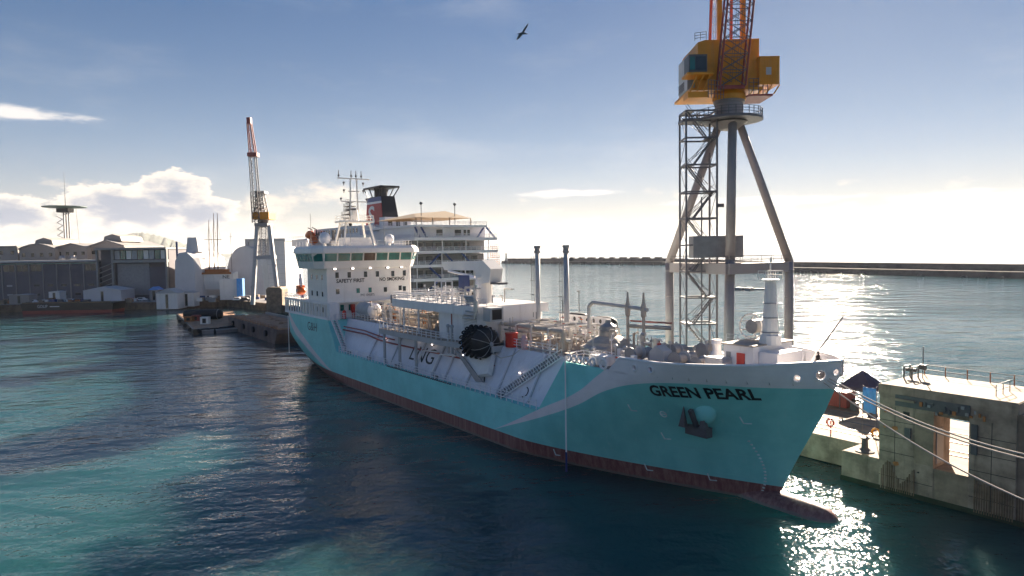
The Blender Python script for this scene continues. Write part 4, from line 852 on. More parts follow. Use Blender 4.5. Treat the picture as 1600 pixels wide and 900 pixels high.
dv = thing('boat_davit', 'white and blue davit crane standing over the orange rescue boat', 'davit', (-35.4, -7.4, 15.22))
MB().bar((-35.6, -7.3, 15.2), (-35.8, -7.6, 19.6), .6).build('post', M_navy, dv); MB().bar((-35.8, -7.6, 20.4), (-32.6, -8.5, 18.0), .5).build('jib', M_white, dv); MB().bar((-35.6, -7.3, 16.6), (-33.8, -8.3, 19.0), .3).build('ram', M_navy, dv)
for nm, lb, px, y0, y1, bl in (('sounding_pole', 'long white pole with blue foot hanging down the tanker side to the water', 883, 556, 738, True), ('sounding_pole', 'pale pole hanging from the tanker stern down to the water', 450, 493, 550, False)):
    p0, p1 = sidepx(px, y0, -9.85), sidepx(px, y1, -9.85); p1 = Vector((p0.x, -9.85, p1.z)); L = p0.z - p1.z
    q = thing(nm, lb, 'pole', p1); MB().cyl((p0.x, -9.85, p0.z), (p0.x, -9.85, p1.z + L * .18), .085, n=8).build('shaft', M_white, q)
    MB().cyl((p0.x, -9.85, p1.z + L * .18), (p0.x, -9.85, p1.z), .11, n=8).build('foot', M_navy if bl else M_wpipe, q)
# a man on the foredeck
def person(name, label, c, h, jacket, legs, lean=0.0, frame='S'):
    pr = thing(name, label, 'person', c, frame); s = h / 1.78
    me = bpy.data.meshes.new('body')
    J = {'pel': (0, 0, .95), 'ch': (lean, 0, 1.28), 'nk': (lean * 1.5, 0, 1.50), 'hd': (lean * 1.9, 0, 1.60), 'ht': (lean * 2.0, 0, 1.76), 'lk': (.05, .11, .5), 'la': (0, .12, .07), 'lf': (.18, .13, .04), 'rk': (.04, -.11, .5), 'ra': (-.05, -.12, .07), 'rf': (.13, -.13, .04),
         'ls': (lean * 1.3, .19, 1.42), 'le': (lean + .03, .27, 1.14), 'lh': (lean + .2, .22, .92), 'rs': (lean * 1.3, -.19, 1.42), 're': (lean + .03, -.27, 1.14), 'rh': (lean + .2, -.22, .92), 'lp': (0, .1, .9), 'rp': (0, -.1, .9)}
    k = list(J); E_ = [('pel', 'ch'), ('ch', 'nk'), ('nk', 'hd'), ('hd', 'ht'), ('pel', 'lp'), ('lp', 'lk'), ('lk', 'la'), ('la', 'lf'), ('pel', 'rp'), ('rp', 'rk'), ('rk', 'ra'), ('ra', 'rf'), ('ch', 'ls'), ('ls', 'le'), ('le', 'lh'), ('ch', 'rs'), ('rs', 're'), ('re', 'rh')]
    me.from_pydata([tuple(v * s for v in J[a_]) for a_ in k], [(k.index(a_), k.index(b2)) for a_, b2 in E_], [])
    o = bpy.data.objects.new('body', me); col.objects.link(o); o.parent = pr; ROOT[o.name] = ROOT[pr.name]
    o.modifiers.new('skin', 'SKIN'); sub = o.modifiers.new('sub', 'SUBSURF'); sub.levels = sub.render_levels = 2
    rad = {'pel': .16, 'ch': .18, 'nk': .07, 'hd': .10, 'ht': .08, 'ls': .085, 'rs': .085, 'le': .06, 're': .06, 'lh': .045, 'rh': .045, 'lk': .075, 'rk': .075, 'la': .055, 'ra': .055, 'lf': .05, 'rf': .05, 'lp': .11, 'rp': .11}
    for i, a_ in enumerate(k): me.skin_vertices[0].data[i].radius = (rad[a_] * s, rad[a_] * s); me.skin_vertices[0].data[i].use_root = a_ == 'pel'
    me.materials.append(jacket)
    hx = lean * 1.95 * s; MB().ell((c[0] + hx, c[1], c[2] + 1.66 * s), .10 * s, .085 * s, .125 * s, 12, 8).build('head', M_skin, pr, smooth=True); MB().ell((c[0] + hx - .01, c[1], c[2] + 1.70 * s), .11 * s, .097 * s, .11 * s, 12, 8).build('hair', M_blackp, pr, smooth=True)
    return pr
person('person', 'man in dark work clothes standing inside the bow bulwark', (80.9, 2.9, 12.95), 1.9, M_jacket, M_jacket, 0.06)
person('person', 'figure in red overalls standing by the loading arm on the tanker deck', (62.6, 1.0, 12.47), 1.85, M_red, M_red, 0.02)

# ================================================================== PIER: tripod crane
def Cx(px, py, Y): return onY(px, py, Y)
cb = onY(1139, 560, 98.5); cb.z = PIERZ
cr = thing('tripod_crane', 'tall tripod harbour crane with yellow house and red lattice jib on the pier', 'crane', cb, 'W')
TOPY = 98.0
top = Cx(1139, 186, TOPY)
for px, Y, kn, r in ((1046, 105.0, True, .62), (1137, 91.5, False, .66), (1233, 98.5, True, .60)):
    k = Cx(px, 408, Y); k.z = 22.9; f0 = Vector((k.x, k.y, PIERZ)); head = top + (Vector((k.x, k.y, top.z)) - top).normalized() * 1.3
    if not kn: head = Vector((top.x, top.y - 1.6, top.z)); k = f0.lerp(head, .5)
    lg = MB().cyl(f0, k, r * 1.06, r, n=18).build('leg', M_crane, cr, smooth=True)
    MB().cyl(k, head, r, r * .9, n=18).build('upper_leg', M_crane, lg, smooth=True); MB().ell(k, r * 1.03, r * 1.03, r * 1.03, 16, 10).build('knee', M_crane, lg, smooth=True)
    MB().lathe(f0, [(1.3, 0), (1.3, .5), (.8, .9)], 16).build('foot_plate', M_crane, lg)
kz = 22.9; K = [Vector((Cx(1046, 408, 105).x, 105, kz)), Vector((Cx(1137, 408, 92.2).x, 92.2, kz)), Vector((Cx(1233, 408, 98.5).x, 98.5, kz))]
for a_, b2 in ((0, 1), (1, 2), (2, 0)):
    d = (K[b2] - K[a_]).normalized(); n = Vector((-d.y, d.x, 0)) * .35
    vs = [K[a_] + n, K[b2] + n, K[b2] - n, K[a_] - n]; MB().add([(v.x, v.y, kz - 1.55) for v in vs] + [(v.x, v.y, kz - .1) for v in vs], [(3, 2, 1, 0), (4, 5, 6, 7), (0, 1, 5, 4), (1, 2, 6, 5), (2, 3, 7, 6), (3, 0, 4, 7)]).build('ring_beam', M_crane, cr)
    MB().rail([K[a_] - n + Vector((0, 0, -.1)), K[b2] - n + Vector((0, 0, -.1))], 1.0, 2.2, .03, 2).build('railing', M_stair, cr)
a_, b2 = Cx(1080, 403, 97), Cx(1157, 368, 97)      # corrugated cabin resting on the ring beams
cab = thing('site_cabin', 'grey corrugated cabin standing on the ring beams of the tripod crane', 'cabin', ((a_.x + b2.x) / 2, 97, a_.z), 'W')
MB().box(a_.x, b2.x, 95.8, 98.4, a_.z, b2.z).build('cabin_shell', M_grey, cab)
for i in range(30): x = a_.x + .1 + (b2.x - a_.x - .2) * i / 29; MB().box(x, x + .1, 95.74, 95.8, a_.z + .15, b2.z - .15).build('corrugation', M_grey, cab)
for z in np.arange(6, 22, 3.9):
    for px, Y, r in ((1046, 105.0, .64), (1137, 91.5, .69), (1233, 98.5, .63)):
        q = Cx(px, 408, Y); x_ = q.x
        if px != 1137: MB().torus((x_, Y, z), r, .07, 'z', 18, 6).build('leg_flange', M_crane, cr)
# stair tower
s0, s1 = Cx(1069, 540, 97.5), Cx(1116, 175, 97.5); sx0, sx1 = s0.x, Cx(1116, 350, 97.5).x; sy0, sy1 = 96.2, 99.8; sz1 = s1.z
tw = MB()
stw = None
for i, (x, y) in enumerate(((sx0, sy0), (sx1, sy0), (sx1, sy1), (sx0, sy1), ((sx0 + sx1) / 2, sy0))):
    o = MB().bar((x, y, PIERZ), (x, y, sz1 if i < 4 else sz1 - 12), .24 if i < 4 else .16)
    if stw is None: stw = o.build('stair_tower', M_stair, cr)
    else: o.build('tower_post', M_stair, stw)
nl = 11; dz = (sz1 - PIERZ) / nl
for j in range(1, nl + 1):
    z = PIERZ + dz * j; c4 = [(sx0, sy0, z), (sx1, sy0, z), (sx1, sy1, z), (sx0, sy1, z)]; mb = MB()
    for i in range(4): mb.bar(c4[i], c4[(i + 1) % 4], .22)
    lx = (sx0, sx0 + 1.3) if j % 2 else (sx1 - 1.3, sx1); mb.box(lx[0], lx[1], sy0, sy1, z - .05, z + .05).build('landing_frame', M_stair, stw)
    a0, a1 = (sx0 + 1.2, sx1 - .3) if j % 2 == 0 else (sx1 - 1.2, sx0 + .3); mb = MB()
    for y in (sy0 + .5, sy0 + 1.5):
        mb.bar((a0, y, z - dz), (a1, y, z), .16); mb.bar((a0, y, z - dz + 1), (a1, y, z + 1), .06)
    for k in range(12): t = k / 12; mb.box(a0 + (a1 - a0) * t - .14, a0 + (a1 - a0) * t + .14, sy0 + .5, sy0 + 1.5, z - dz + dz * t, z - dz + dz * t + .04)
    mb.build('stair_flight', M_stair, stw)
    mb = MB()
    for (p, q) in (((sx0, sy0), (sx1, sy0)), ((sx0, sy1), (sx1, sy1)), ((sx0, sy0), (sx0, sy1)), ((sx1, sy0), (sx1, sy1))):
        if (j + (p[0] == q[0])) % 2 == 0: mb.cyl((p[0], p[1], z - dz), (q[0], q[1], z), .045, n=5)
        else: mb.cyl((q[0], q[1], z - dz), (p[0], p[1], z), .045, n=5)
    mb.build('bracing', M_stair, stw)
MB().bar((sx1, sy0, sz1 - 13.2), (Cx(1128, 292, 97).x, sy0, sz1 - 13.2), .5).build('link_gangway', M_stair, stw)
# slewing ring, platform, house
tz = top.z; cxw = top.x
MB().lathe((cxw, TOPY, tz - .6), [(1.2, -.9), (2.5, 0), (2.5, .1)], 18).build('leg_head', M_crane, cr)
pl = MB().lathe((cxw, TOPY, tz), [(4.6, -.35), (4.6, 0)], 20).build('walkway', M_stair, cr)
pts = [(cxw + 4.5 * math.cos(R(a)), TOPY + 4.5 * math.sin(R(a)), tz) for a in range(0, 361, 24)]
MB().rail(pts, 1.15, 1.2, .045, 3).build('railing', M_stair, pl)
MB().box(Cx(1066, 175, 97).x, cxw - 3, 96.5, 99.5, tz - .5, tz - .1).build('walkway_link', M_stair, pl)
MB().lathe((cxw, TOPY, tz), [(1.95, 0), (1.95, 2.1), (2.15, 2.15), (2.15, 2.5)], 24).build('slewing_drum', M_crane, cr)
MB().lathe((cxw, TOPY, tz + 2.5), [(2.3, 0), (2.3, .6), (2.0, 1.1), (2.0, 2.2)], 24).build('turntable', M_yellow, cr)
hx0, hx1 = Cx(1086, 110, TOPY).x, Cx(1180, 110, TOPY).x; hz0, hz1 = Cx(1130, 142, TOPY).z, Cx(1130, 66, TOPY).z
hs = MB().prism([(hx0, hz0), (hx1, hz0), (hx1, hz1), (hx0 + 1.0, hz1 - .1), (hx0, hz1 - .4)], 'y', TOPY - 1.5, TOPY + 7.0).build('machinery_house', M_yellow, cr)
MB().box(hx0 - 1.2, hx1 + .2, TOPY - 2.2, TOPY + 7.2, hz0 - .35, hz0).build('house_floor', M_yellow, hs)
MB().box(hx0 - 1.1, hx0 - .02, TOPY, TOPY + 5, hz0 + .2, hz1 - 1.8).build('side_cladding', M_lgrey, hs)
MB().rail([(hx0 - .4, TOPY - 1.4, hz1 - .2), (hx0 + 1.2, TOPY - 1.4, hz1 + .0)], 1.1, .7, .04, 3).build('railing', M_stair, hs)
for i in range(13): x = hx0 + .3 + (hx1 - hx0 - .6) * i / 12; MB().box(x, x + .06, TOPY - 1.54, TOPY - 1.5, hz0 + .1, hz1 - .5).build('panel_rib', M_yellow, hs)
MB().box(hx0 + .2, hx1 - .1, TOPY - 1.56, TOPY - 1.5, hz0 + 3.6, hz0 + 3.7).build('panel_belt', M_yellow, hs)
MB().box(hx1 - 1.6, hx1 - .7, TOPY - 1.55, TOPY - 1.5, hz0 + .2, hz0 + 2.3).build('door', M_yellow, hs)
ax0, ax1 = Cx(1181, 110, TOPY - 1).x, Cx(1212, 110, TOPY - 1).x; az0, az1 = Cx(1196, 138, TOPY).z, Cx(1196, 95, TOPY).z
an_ = MB().box(ax0, ax1, TOPY - 2.4, TOPY + 3.6, az0, az1).build('electrical_cabin', M_yellow, cr)
for i in range(12): x = ax0 + .1 + (ax1 - ax0 - .3) * i / 11; MB().box(x, x + .1, TOPY - 2.45, TOPY - 2.4, az0 + .1, az1 - .1).build('corrugation', M_yellow, an_)
MB().box(ax0 + .9, ax0 + 1.6, TOPY - 2.5, TOPY - 2.44, az0 + 1.3, az0 + 2.3).build('window', M_lgrey, an_)
MB().box(ax0 - 1.4, ax1 - .8, TOPY - 2.2, TOPY + 3, az0 - 1.5, az0 - 1.25).build('under_platform', M_redlat, an_)
for i in range(4): x = ax0 - 1.2 + i * 1.1; MB().bar((x, TOPY - 2.1, az0 - 1.25), (x + .8, TOPY - 2.1, az0 - .02), .16).build('under_strut', M_yellow, an_)
MB().rail([(ax0 - 1.4, TOPY - 2.3, az0 - 1.25), (ax0 + 1.2, TOPY - 2.3, az0 - 1.25)], 2.1, .7, .045, 4).build('railing', M_stair, an_)
ox0, ox1 = Cx(1073, 110, TOPY - 3).x, Cx(1101, 110, TOPY - 3).x; oz0, oz1 = Cx(1087, 125, TOPY).z, Cx(1087, 98, TOPY).z
oc = MB().box(ox0, ox1, TOPY - 4.2, TOPY - 1.55, oz0, oz1).build('operator_cab', M_dgrey, cr)
MB().box(ox0 + .9, ox1 - .12, TOPY - 4.26, TOPY - 4.2, oz0 + .35, oz1 - .3).build('window', M_glass, oc); MB().box(ox0 + .12, ox0 + .8, TOPY - 4.26, TOPY - 4.2, oz0 + .35, oz1 - .3).build('window', M_tglass, oc)
MB().box(ox0 - .3, ox1 + .9, TOPY - 4.4, TOPY - 1.4, oz0 - .3, oz0).build('cab_floor', M_yellow, oc)
MB().box(ox0 - .1, ox1 + .3, TOPY - 4.0, TOPY - 1.6, oz0 - 3.3, oz0 - 2.5).build('under_platform', M_yellow, oc)
for i in range(3): x = ox0 + .2 + i * .9; MB().bar((x, TOPY - 4.1, oz0 - 2.5), (x + .9, TOPY - 4.1, oz0 - .3), .18).build('under_strut', M_yellow, oc)
MB().rail([(ox0 - .7, TOPY - 4.2, oz0 - 2.5), (ox0 - .7, TOPY - 1.5, oz0 - 2.5)], 1.2, .7, .05, 3).build('railing', M_stair, oc)
MB().rail([(ox0 + 2.6, TOPY - 4.2, oz0 - 3.4), (ox0 + 5, TOPY - 3.2, oz0 - 3.4)], 2.4, .5, .045, 4).build('railing', M_stair, oc)
# jib (red lattice) and A-frame posts, both running up out of view
j0, j1 = Cx(1142, 136, TOPY - 2.6), Cx(1155, 0, TOPY - 4.0); jt = j0 + (j1 - j0) * 2.6
w0 = 3.5
jib = MB().bar(j0 + Vector((-1.9, 0, 0)), j0 + Vector((1.9, 0, 0)), .45).build('jib', M_redlat, cr)
for sx in (-1, 1):
    for sy in (-1, 1): MB().cyl(j0 + Vector((sx * 1.75, sy * .8, 0)), jt + Vector((sx * 1.75, sy * .9, 0)), .15, n=8).build('chord', M_redlat, jib)
k = 14; mb = MB()
for j in range(k):
    for sy in (-1, 1):
        a_, b2 = j0.lerp(jt, j / k), j0.lerp(jt, (j + 1) / k); yy = Vector((0, sy * .85, 0)); xx = Vector((1.75, 0, 0))
        mb.cyl(a_ - xx + yy, b2 + xx + yy, .055, n=5).cyl(a_ + xx + yy, b2 - xx + yy, .055, n=5).cyl(b2 - xx + yy, b2 + xx + yy, .06, n=5)
    for sx in (-1, 1):
        a_, b2 = j0.lerp(jt, j / k), j0.lerp(jt, (j + 1) / k); xx = Vector((sx * 1.75, 0, 0)); yy = Vector((0, .85, 0)); mb.cyl(a_ + xx - yy, b2 + xx + yy, .05, n=5)
mb.build('bracing', M_stair, jib)
for dx in (-.5, -.2, .3, .6): MB().cyl(j0 + Vector((dx, -1.0, .5)), jt + Vector((dx, -1.2, 0)), .025, n=4).build('hoist_rope', M_dgrey, jib)
for px in (1124, 1160): MB().bar(Cx(px, 140, TOPY - 1.2), Cx(px + (2 if px > 1130 else 0), -260, TOPY + 1.5), .62).build('a_frame_post', M_yellow, cr)
MB().bar(Cx(1109, 70, TOPY + 3), Cx(1120, -260, TOPY + 2), .34).build('back_stay', M_redlat, cr); MB().bar(Cx(1142, 70, TOPY + 3), Cx(1146, -260, TOPY + 2), .34).build('back_stay', M_redlat, cr)
mb = MB()
for x in (1114.5, 1118): mb.cyl(Cx(x, 64, TOPY + 1), Cx(x + 1, -200, TOPY + 1), .04, n=5)
for i in range(24): mb.torus(Cx(1116.5, 50 - i * 12, TOPY + 1), .33, .03, 'z', 8, 4)
mb.build('caged_ladder', M_stair, cr)

# ================================================================== PIER: ruined concrete wall, landing gear
rw = thing('ruined_wall', 'weathered concrete wall with a doorway, standing in the water beside the tanker bow', 'wall', (88.5, 11.5, 0))
X0, X1, Y0, Y1, ZT = 82.7, 94.5, 11.5, 15.1, 10.9; OX0, OX1, OZ0, OZ1 = 87.8, 90.8, 3.4, 8.5
MB().box(X0, OX0, Y0, Y1, -4, 9.9).build('wall_pier', M_conc, rw); MB().box(OX1, X1, Y0 + .004, Y1, -4, 9.9).build('wall_pier', M_conc, rw)
MB().box(OX0 - .003, OX1 + .003, Y0 + .05, Y1 - .05, -4, OZ0).build('threshold', M_concl, rw); MB().box(OX0 - .003, OX1 + .003, Y0 + .45, Y1, OZ1, 9.9).build('lintel', M_conc, rw)
MB().box(X0 - .1, X1 + .15, Y0 - .08, 20.2, 9.9, ZT).build('roof_slab', M_conc, rw); MB().box(X0, X1 + .05, Y0 + .02, 20.1, ZT + .002, ZT + .05).build('roof_screed', M_concl, rw)
MB().box(94.5, 97.2, 11.9, 15.0, -4, 9.9).build('end_buttress', M_concl, rw)
for x in (83.3, 93.6): MB().box(x, x + .9, 19.1, 20.0, PIERZ, 9.9).build('rear_column', M_conc, rw)
MB().box(84.3, 90.9, Y0 - .2, Y0 - .07, 9.0, 10.1).build('gate_beam', M_dgrey, rw); MB().box(84.4, 86.2, Y0 - .5, Y0 - .2, 9.55, 9.75).build('beam_ledge', M_concl, rw)
rr = random.Random(5)
for i in range(16): x = 86.6 + i * .36; z = rr.uniform(8.7, 9.7); MB().box(x, x + rr.uniform(.12, .3), Y0 - .34, Y0 - .2, z, z + rr.uniform(.2, .5)).build('gate_bracket', rr.choice((M_dgrey, M_grey, M_rust)), rw)
MB().box(86.1, 87.8, Y0 - .035, Y0 - .002, 3.6, 8.6).build('patched_panel', M_concl, rw); MB().box(85.0, 85.6, Y0 - .03, Y0 - .001, 7.7, 8.5).build('dark_recess', M_dark, rw); MB().box(85.2, 85.75, Y0 - .18, Y0, 5.9, 6.9).build('old_fitting', M_dgrey, rw)
MB().box(87.83, 87.9, Y0 + .5, Y0 + 2.0, 3.8, 7.2).build('old_door', M_bldg2, rw)
MB().box(91.0, 91.5, Y0 - .14, Y0, 5.6, 8.4).build('hinge_post', M_dgrey, rw)
for z in (1.6, 4.1, 5.7, 7.3): 
    for xa, xb in ((82.72, 87.75), (90.85, 94.48)): MB().box(xa, xb, Y0 - .012, Y0 + .002, z, z + .05).build('formwork_joint', M_dark, rw)
for x in (84.2, 92.6): MB().box(x, x + .05, Y0 - .014, Y0 + .002, .6, 8.8).build('formwork_joint', M_dark, rw)
for k in range(14):
    x = rr.uniform(82.8, 94.2); z = rr.uniform(1.5, 8.6); w = rr.uniform(.12, .5)
    if not (87.6 < x < 91): MB().add([(x, Y0 - .02, z), (x + w, Y0 - .02, z + .05), (x + w * 1.2, Y0 - .02, z - w * .6), (x + w * .3, Y0 - .02, z - w), (x - .1, Y0 - .02, z - w * .4)], [(0, 4, 3, 2, 1)]).build('spalled_patch', rr.choice((M_dark, M_rust, M_concl)), rw)
sl_me = None
for i in range(38):
    x = 82.9 + i * .21 if i < 16 else 91.3 + (i - 16) * .20
    if x > 95.6: continue
    h = (1.9 + .9 * math.sin(i * .5) if i < 16 else 2.9 - (i - 16) * .03) + rr.uniform(-.15, .15); y = Y0 if x < 94.5 else 11.9
    MB().box(x, x + .09, y - .1, y, .25, .25 + h).build('fender_slat', rr.choice((M_concl, M_wood, M_wood)), rw)
MB().box(X0, 97.2, Y0 - .06, Y0 - .004, -.6, .5).build('algae_band', M_algae, rw)
rl_ = thing('wall_railing', 'rusty pipe railing along the back of the ruined wall roof', 'railing', (88, 19.8, ZT + .05))
for x in np.arange(83.4, 97, 2.05): MB().cyl((x, 19.8, ZT), (x, 19.8, ZT + 1.15), .05, n=6).build('post', M_rust, rl_)
for z in (.6, 1.12): MB().cyl((83.4, 19.8, ZT + z), (97.3, 19.8, ZT + z), .035, n=6).build('rail', M_dgrey, rl_)
MB().rail([(92.3, 13.2, ZT + .05), (92.3, 16.5, ZT + .05)], 1.1, 1.5, .035, 2).build('side_rail', M_dgrey, rl_)
o = MB().cyl((82.6 + 1.6, 17.5, ZT + .05), (84.2, 17.5, ZT + 3.4), .05, n=6).box(83.9, 84.5, 17.3, 17.7, ZT + 1.0, ZT + 1.5).build('instrument_mast', M_dgrey, at=(84.2, 17.5, ZT + .05), label='thin instrument mast with a small box on the ruined wall roof', category='mast')
wm = thing('old_winch', 'dark old winch frame on the corner of the ruined wall roof', 'winch', (83.2, 17.0, ZT + .05))
for x in (82.9, 83.7): MB().bar((x, 16.2, ZT), (x, 16.2, ZT + 1.3), .12).bar((x, 17.6, ZT), (x, 17.6, ZT + 1.3), .12).bar((x, 16.2, ZT + 1.3), (x, 17.6, ZT + 1.3), .12).build('frame', M_dgrey, wm)
MB().lathe((0, 16.9, ZT + .9), [(.2, 82.8), (.2, 83.8)], 12, 'x').build('drum', M_dgrey, wm)
lp = thing('street_lamp', 'tall thin lamp post on the ruined wall roof', 'lamp post', (93.3, 18.9, ZT + .05))
MB().cyl((93.3, 18.9, ZT), (93.3, 18.9, ZT + 6.4), .11, .06, n=8).build('post', M_dgrey, lp); MB().bar((93.3, 18.9, ZT + 6.4), (92.9, 18.3, ZT + 6.45), .12).build('lamp_head', M_dgrey, lp); MB().box(93.0, 93.6, 18.6, 19.2, ZT + .1, ZT + .8).build('control_box', M_dgrey, lp)
bo = thing('mooring_bollard', 'dark cast bollard on the low landing beside the ruined wall', 'bollard', (80.5, 13.0, 3.14))
MB().lathe((80.5, 13.0, 3.14), [(.95, 0), (.95, .1), (.6, .22), (.34, .4), (.30, 1.25), (.46, 1.4), (.4, 1.55)], 18).build('post', mat('bollard_iron', (0.05, 0.055, 0.07), .45), bo, smooth=False)
# pier furniture
def lifebuoy(x, y, label):
    lb = thing('lifebuoy_stand', label, 'lifebuoy', (x, y, PIERZ)); MB().bar((x, y, PIERZ), (x, y, PIERZ + 1.6), .1).build('post', M_red, lb); MB().torus((x - .02, y - .1, PIERZ + 1.35), .42, .11, 'y', 20, 8).build('ring', M_red, lb)
    for k in range(4): t = R(45 + 90 * k); MB().ell((x - .02 + .42 * math.cos(t), y - .1, PIERZ + 1.35 + .42 * math.sin(t)), .13, .13, .13, 8, 6).build('white_band', M_white, lb)
q = zS(1298, 678, PIERZ); lifebuoy(q.x, q.y, 'red lifebuoy on a post at the pier edge by the tanker bow')
o = MB().torus((78.0, 20.5, PIERZ + .35), .45, .12, 'y', 18, 8).build('hose_coil', M_yellow, at=(78.0, 20.5, PIERZ), label='yellow coil standing on the rails of the pier', category='coil')
g = zS(1347, 640, PIERZ); gx, gy = g.x, g.y
ez, pz = sidepx(1347, 602, gy).z, sidepx(1347, 578, gy).z
tn = thing('gazebo', 'dark purple pop-up gazebo on the pier behind the bow', 'gazebo', (gx, gy, PIERZ)); gw = 2.1
MB().add([(gx - gw, gy - gw, ez), (gx + gw, gy - gw, ez), (gx + gw, gy + gw, ez), (gx - gw, gy + gw, ez), (gx, gy, pz), (gx - gw, gy - gw, ez - .45), (gx + gw, gy - gw, ez - .45), (gx + gw, gy + gw, ez - .45), (gx - gw, gy + gw, ez - .45)], [(0, 1, 4), (1, 2, 4), (2, 3, 4), (3, 0, 4), (5, 6, 1, 0), (6, 7, 2, 1), (7, 8, 3, 2), (8, 5, 0, 3)]).build('canopy', M_cloth, tn)
for sx in (-1, 1):
    for sy in (-1, 1): MB().bar((gx + sx * gw * .95, gy + sy * gw * .95, PIERZ), (gx + sx * gw * .95, gy + sy * gw * .95, ez), .09).build('leg', M_dgrey, tn)
for i, (dx, dy, w, h, m) in enumerate(((-1.5, .5, 1.2, 1.1, M_dgrey), (.4, 1.0, 1.4, .9, M_dgrey), (1.6, -.6, 1.0, 1.2, M_blackp), (-.4, -1.2, .8, 1.0, M_dgrey))):
    t_ = thing('equipment_case', 'dark equipment case under the gazebo, number of cases packed together', 'case', (gx + dx, gy + dy, PIERZ), group='cases under the gazebo'); t_['label'] = ('dark grey case of middle height under the purple gazebo', 'lowest and widest dark case under the purple gazebo', 'tall black case under the purple gazebo', 'narrow dark grey case under the purple gazebo')[i]
    MB().box(gx + dx - w / 2, gx + dx + w / 2, gy + dy - .4, gy + dy + .4, PIERZ + .03, PIERZ + h).build('case_body', m, t_); MB().box(gx + dx - w / 2 - .03, gx + dx + w / 2 + .03, gy + dy - .43, gy + dy + .43, PIERZ + h, PIERZ + h + .08).build('lid', m, t_)
c0 = zS(1311, 634, PIERZ); ct = thing('red_container', 'small red steel container on the pier beside the gazebo', 'container', (c0.x, c0.y, PIERZ))
MB().box(c0.x - 2.1, c0.x + 1.6, c0.y - 1.1, c0.y + 1.1, PIERZ + .1, PIERZ + 2.2).build('container_shell', M_dred, ct)
for i in range(12): MB().box(c0.x - 2.0 + i * .3, c0.x - 1.88 + i * .3, c0.y - 1.16, c0.y - 1.1, PIERZ + .2, PIERZ + 2.1).build('corrugation', M_dred, ct)
MB().cyl((c0.x + .4, c0.y, PIERZ + 2.2), (c0.x + .4, c0.y, PIERZ + 3.7), .1, n=6).build('exhaust_stub', M_dgrey, ct)
b0 = zS(1358, 688, PIERZ); bt, bb = sidepx(1358, 606, b0.y).z, sidepx(1358, 645, b0.y).z
bn = thing('feather_banner', 'bright blue banner hung between two thin poles on the pier', 'banner', (b0.x, b0.y, PIERZ))
for dx in (-.75, .75): MB().cyl((b0.x + dx, b0.y, PIERZ), (b0.x + dx, b0.y, bt + .2), .035, n=6).build('pole', M_dgrey, bn)
fl = MB(); nn = 10; fl.add([(b0.x - .72 + 1.44 * i / nn, b0.y + .12 * math.sin(i * 1.3 + j), bb + (bt - bb) * j / 6) for j in range(7) for i in range(nn + 1)], [(j * (nn + 1) + i, j * (nn + 1) + i + 1, (j + 1) * (nn + 1) + i + 1, (j + 1) * (nn + 1) + i) for j in range(6) for i in range(nn)])
fl.build('cloth', M_blue, bn, smooth=True).modifiers.new('t', 'SOLIDIFY').thickness = .02
# mooring lines from the bow to the shore beyond the frame
for nm, p0, e, lb in (('mooring_rope', (84.0, -.7, 13.2), onY(1760, 742, 42), 'upper pale mooring rope running from the bow past the ruined wall'), ('mooring_rope', (83.9, -.8, 13.0), onY(1760, 750, 42.5), 'second pale mooring rope close beside the upper one from the bow'), ('mooring_rope', (83.6, -1.0, 12.9), onY(1760, 846, 42), 'steep lower pale mooring rope crossing the ruined wall')):
    a_ = FRAME['S'] @ Vector(p0); b2 = Vector(e); pts = [a_.lerp(b2, k / 24) - Vector((0, 0, 1.2 * math.sin(math.pi * k / 24))) for k in range(25)]
    MB().tube(pts, .06, 6).build(nm, M_rope, at=tuple(a_), frame='W', label=lb, category='rope')
for k, (px, y) in enumerate(((905, 20.0), (880, 30.0))):
    p = sidepx(px, 510, y); MB().cyl((p.x, y, PIERZ), (p.x, y, sidepx(px, 455 if k == 0 else 470, y).z), .09, n=6).box(p.x - .4, p.x + .1, y - .15, y + .15, sidepx(px, 455 if k == 0 else 470, y).z - .1, sidepx(px, 455 if k == 0 else 470, y).z + .1).build('street_lamp', M_dgrey, at=(p.x, y, PIERZ), label=('thin dark lamp post on the pier right of the vent masts', 'thin dark lamp post on the pier behind the vent masts')[k], category='lamp post')
# gull
bp_ = onY(815, 51, 42); gl_ = thing('gull', 'dark gull gliding with spread wings high in the clear sky', 'bird', bp_, 'W')
U = 42 / FPX
def gp(dx, dy, dz=0): return (bp_.x + dx * U, bp_.y + dz, bp_.z - dy * U)
B = MB(); sp_ = [(-9.5, 2.2, .05), (-6, 1.8, .35), (-1, 1.0, .9), (3, 1.4, .95), (7, 1.6, .6), (10, 2.6, .1)]
vs = []
for x, y, r in sp_:
    for k in range(8): t = 2 * math.pi * k / 8; vs.append((bp_.x + x * U, bp_.y + r * 1.3 * U * math.cos(t), bp_.z - (y - r * 1.6 * math.sin(t)) * U))
B.add(vs, [(j * 8 + i, j * 8 + (i + 1) % 8, (j + 1) * 8 + (i + 1) % 8, (j + 1) * 8 + i) for j in range(5) for i in range(8)] + [tuple(range(8)), tuple(range(40, 48))]).build('body', M_dgrey, gl_, smooth=True)
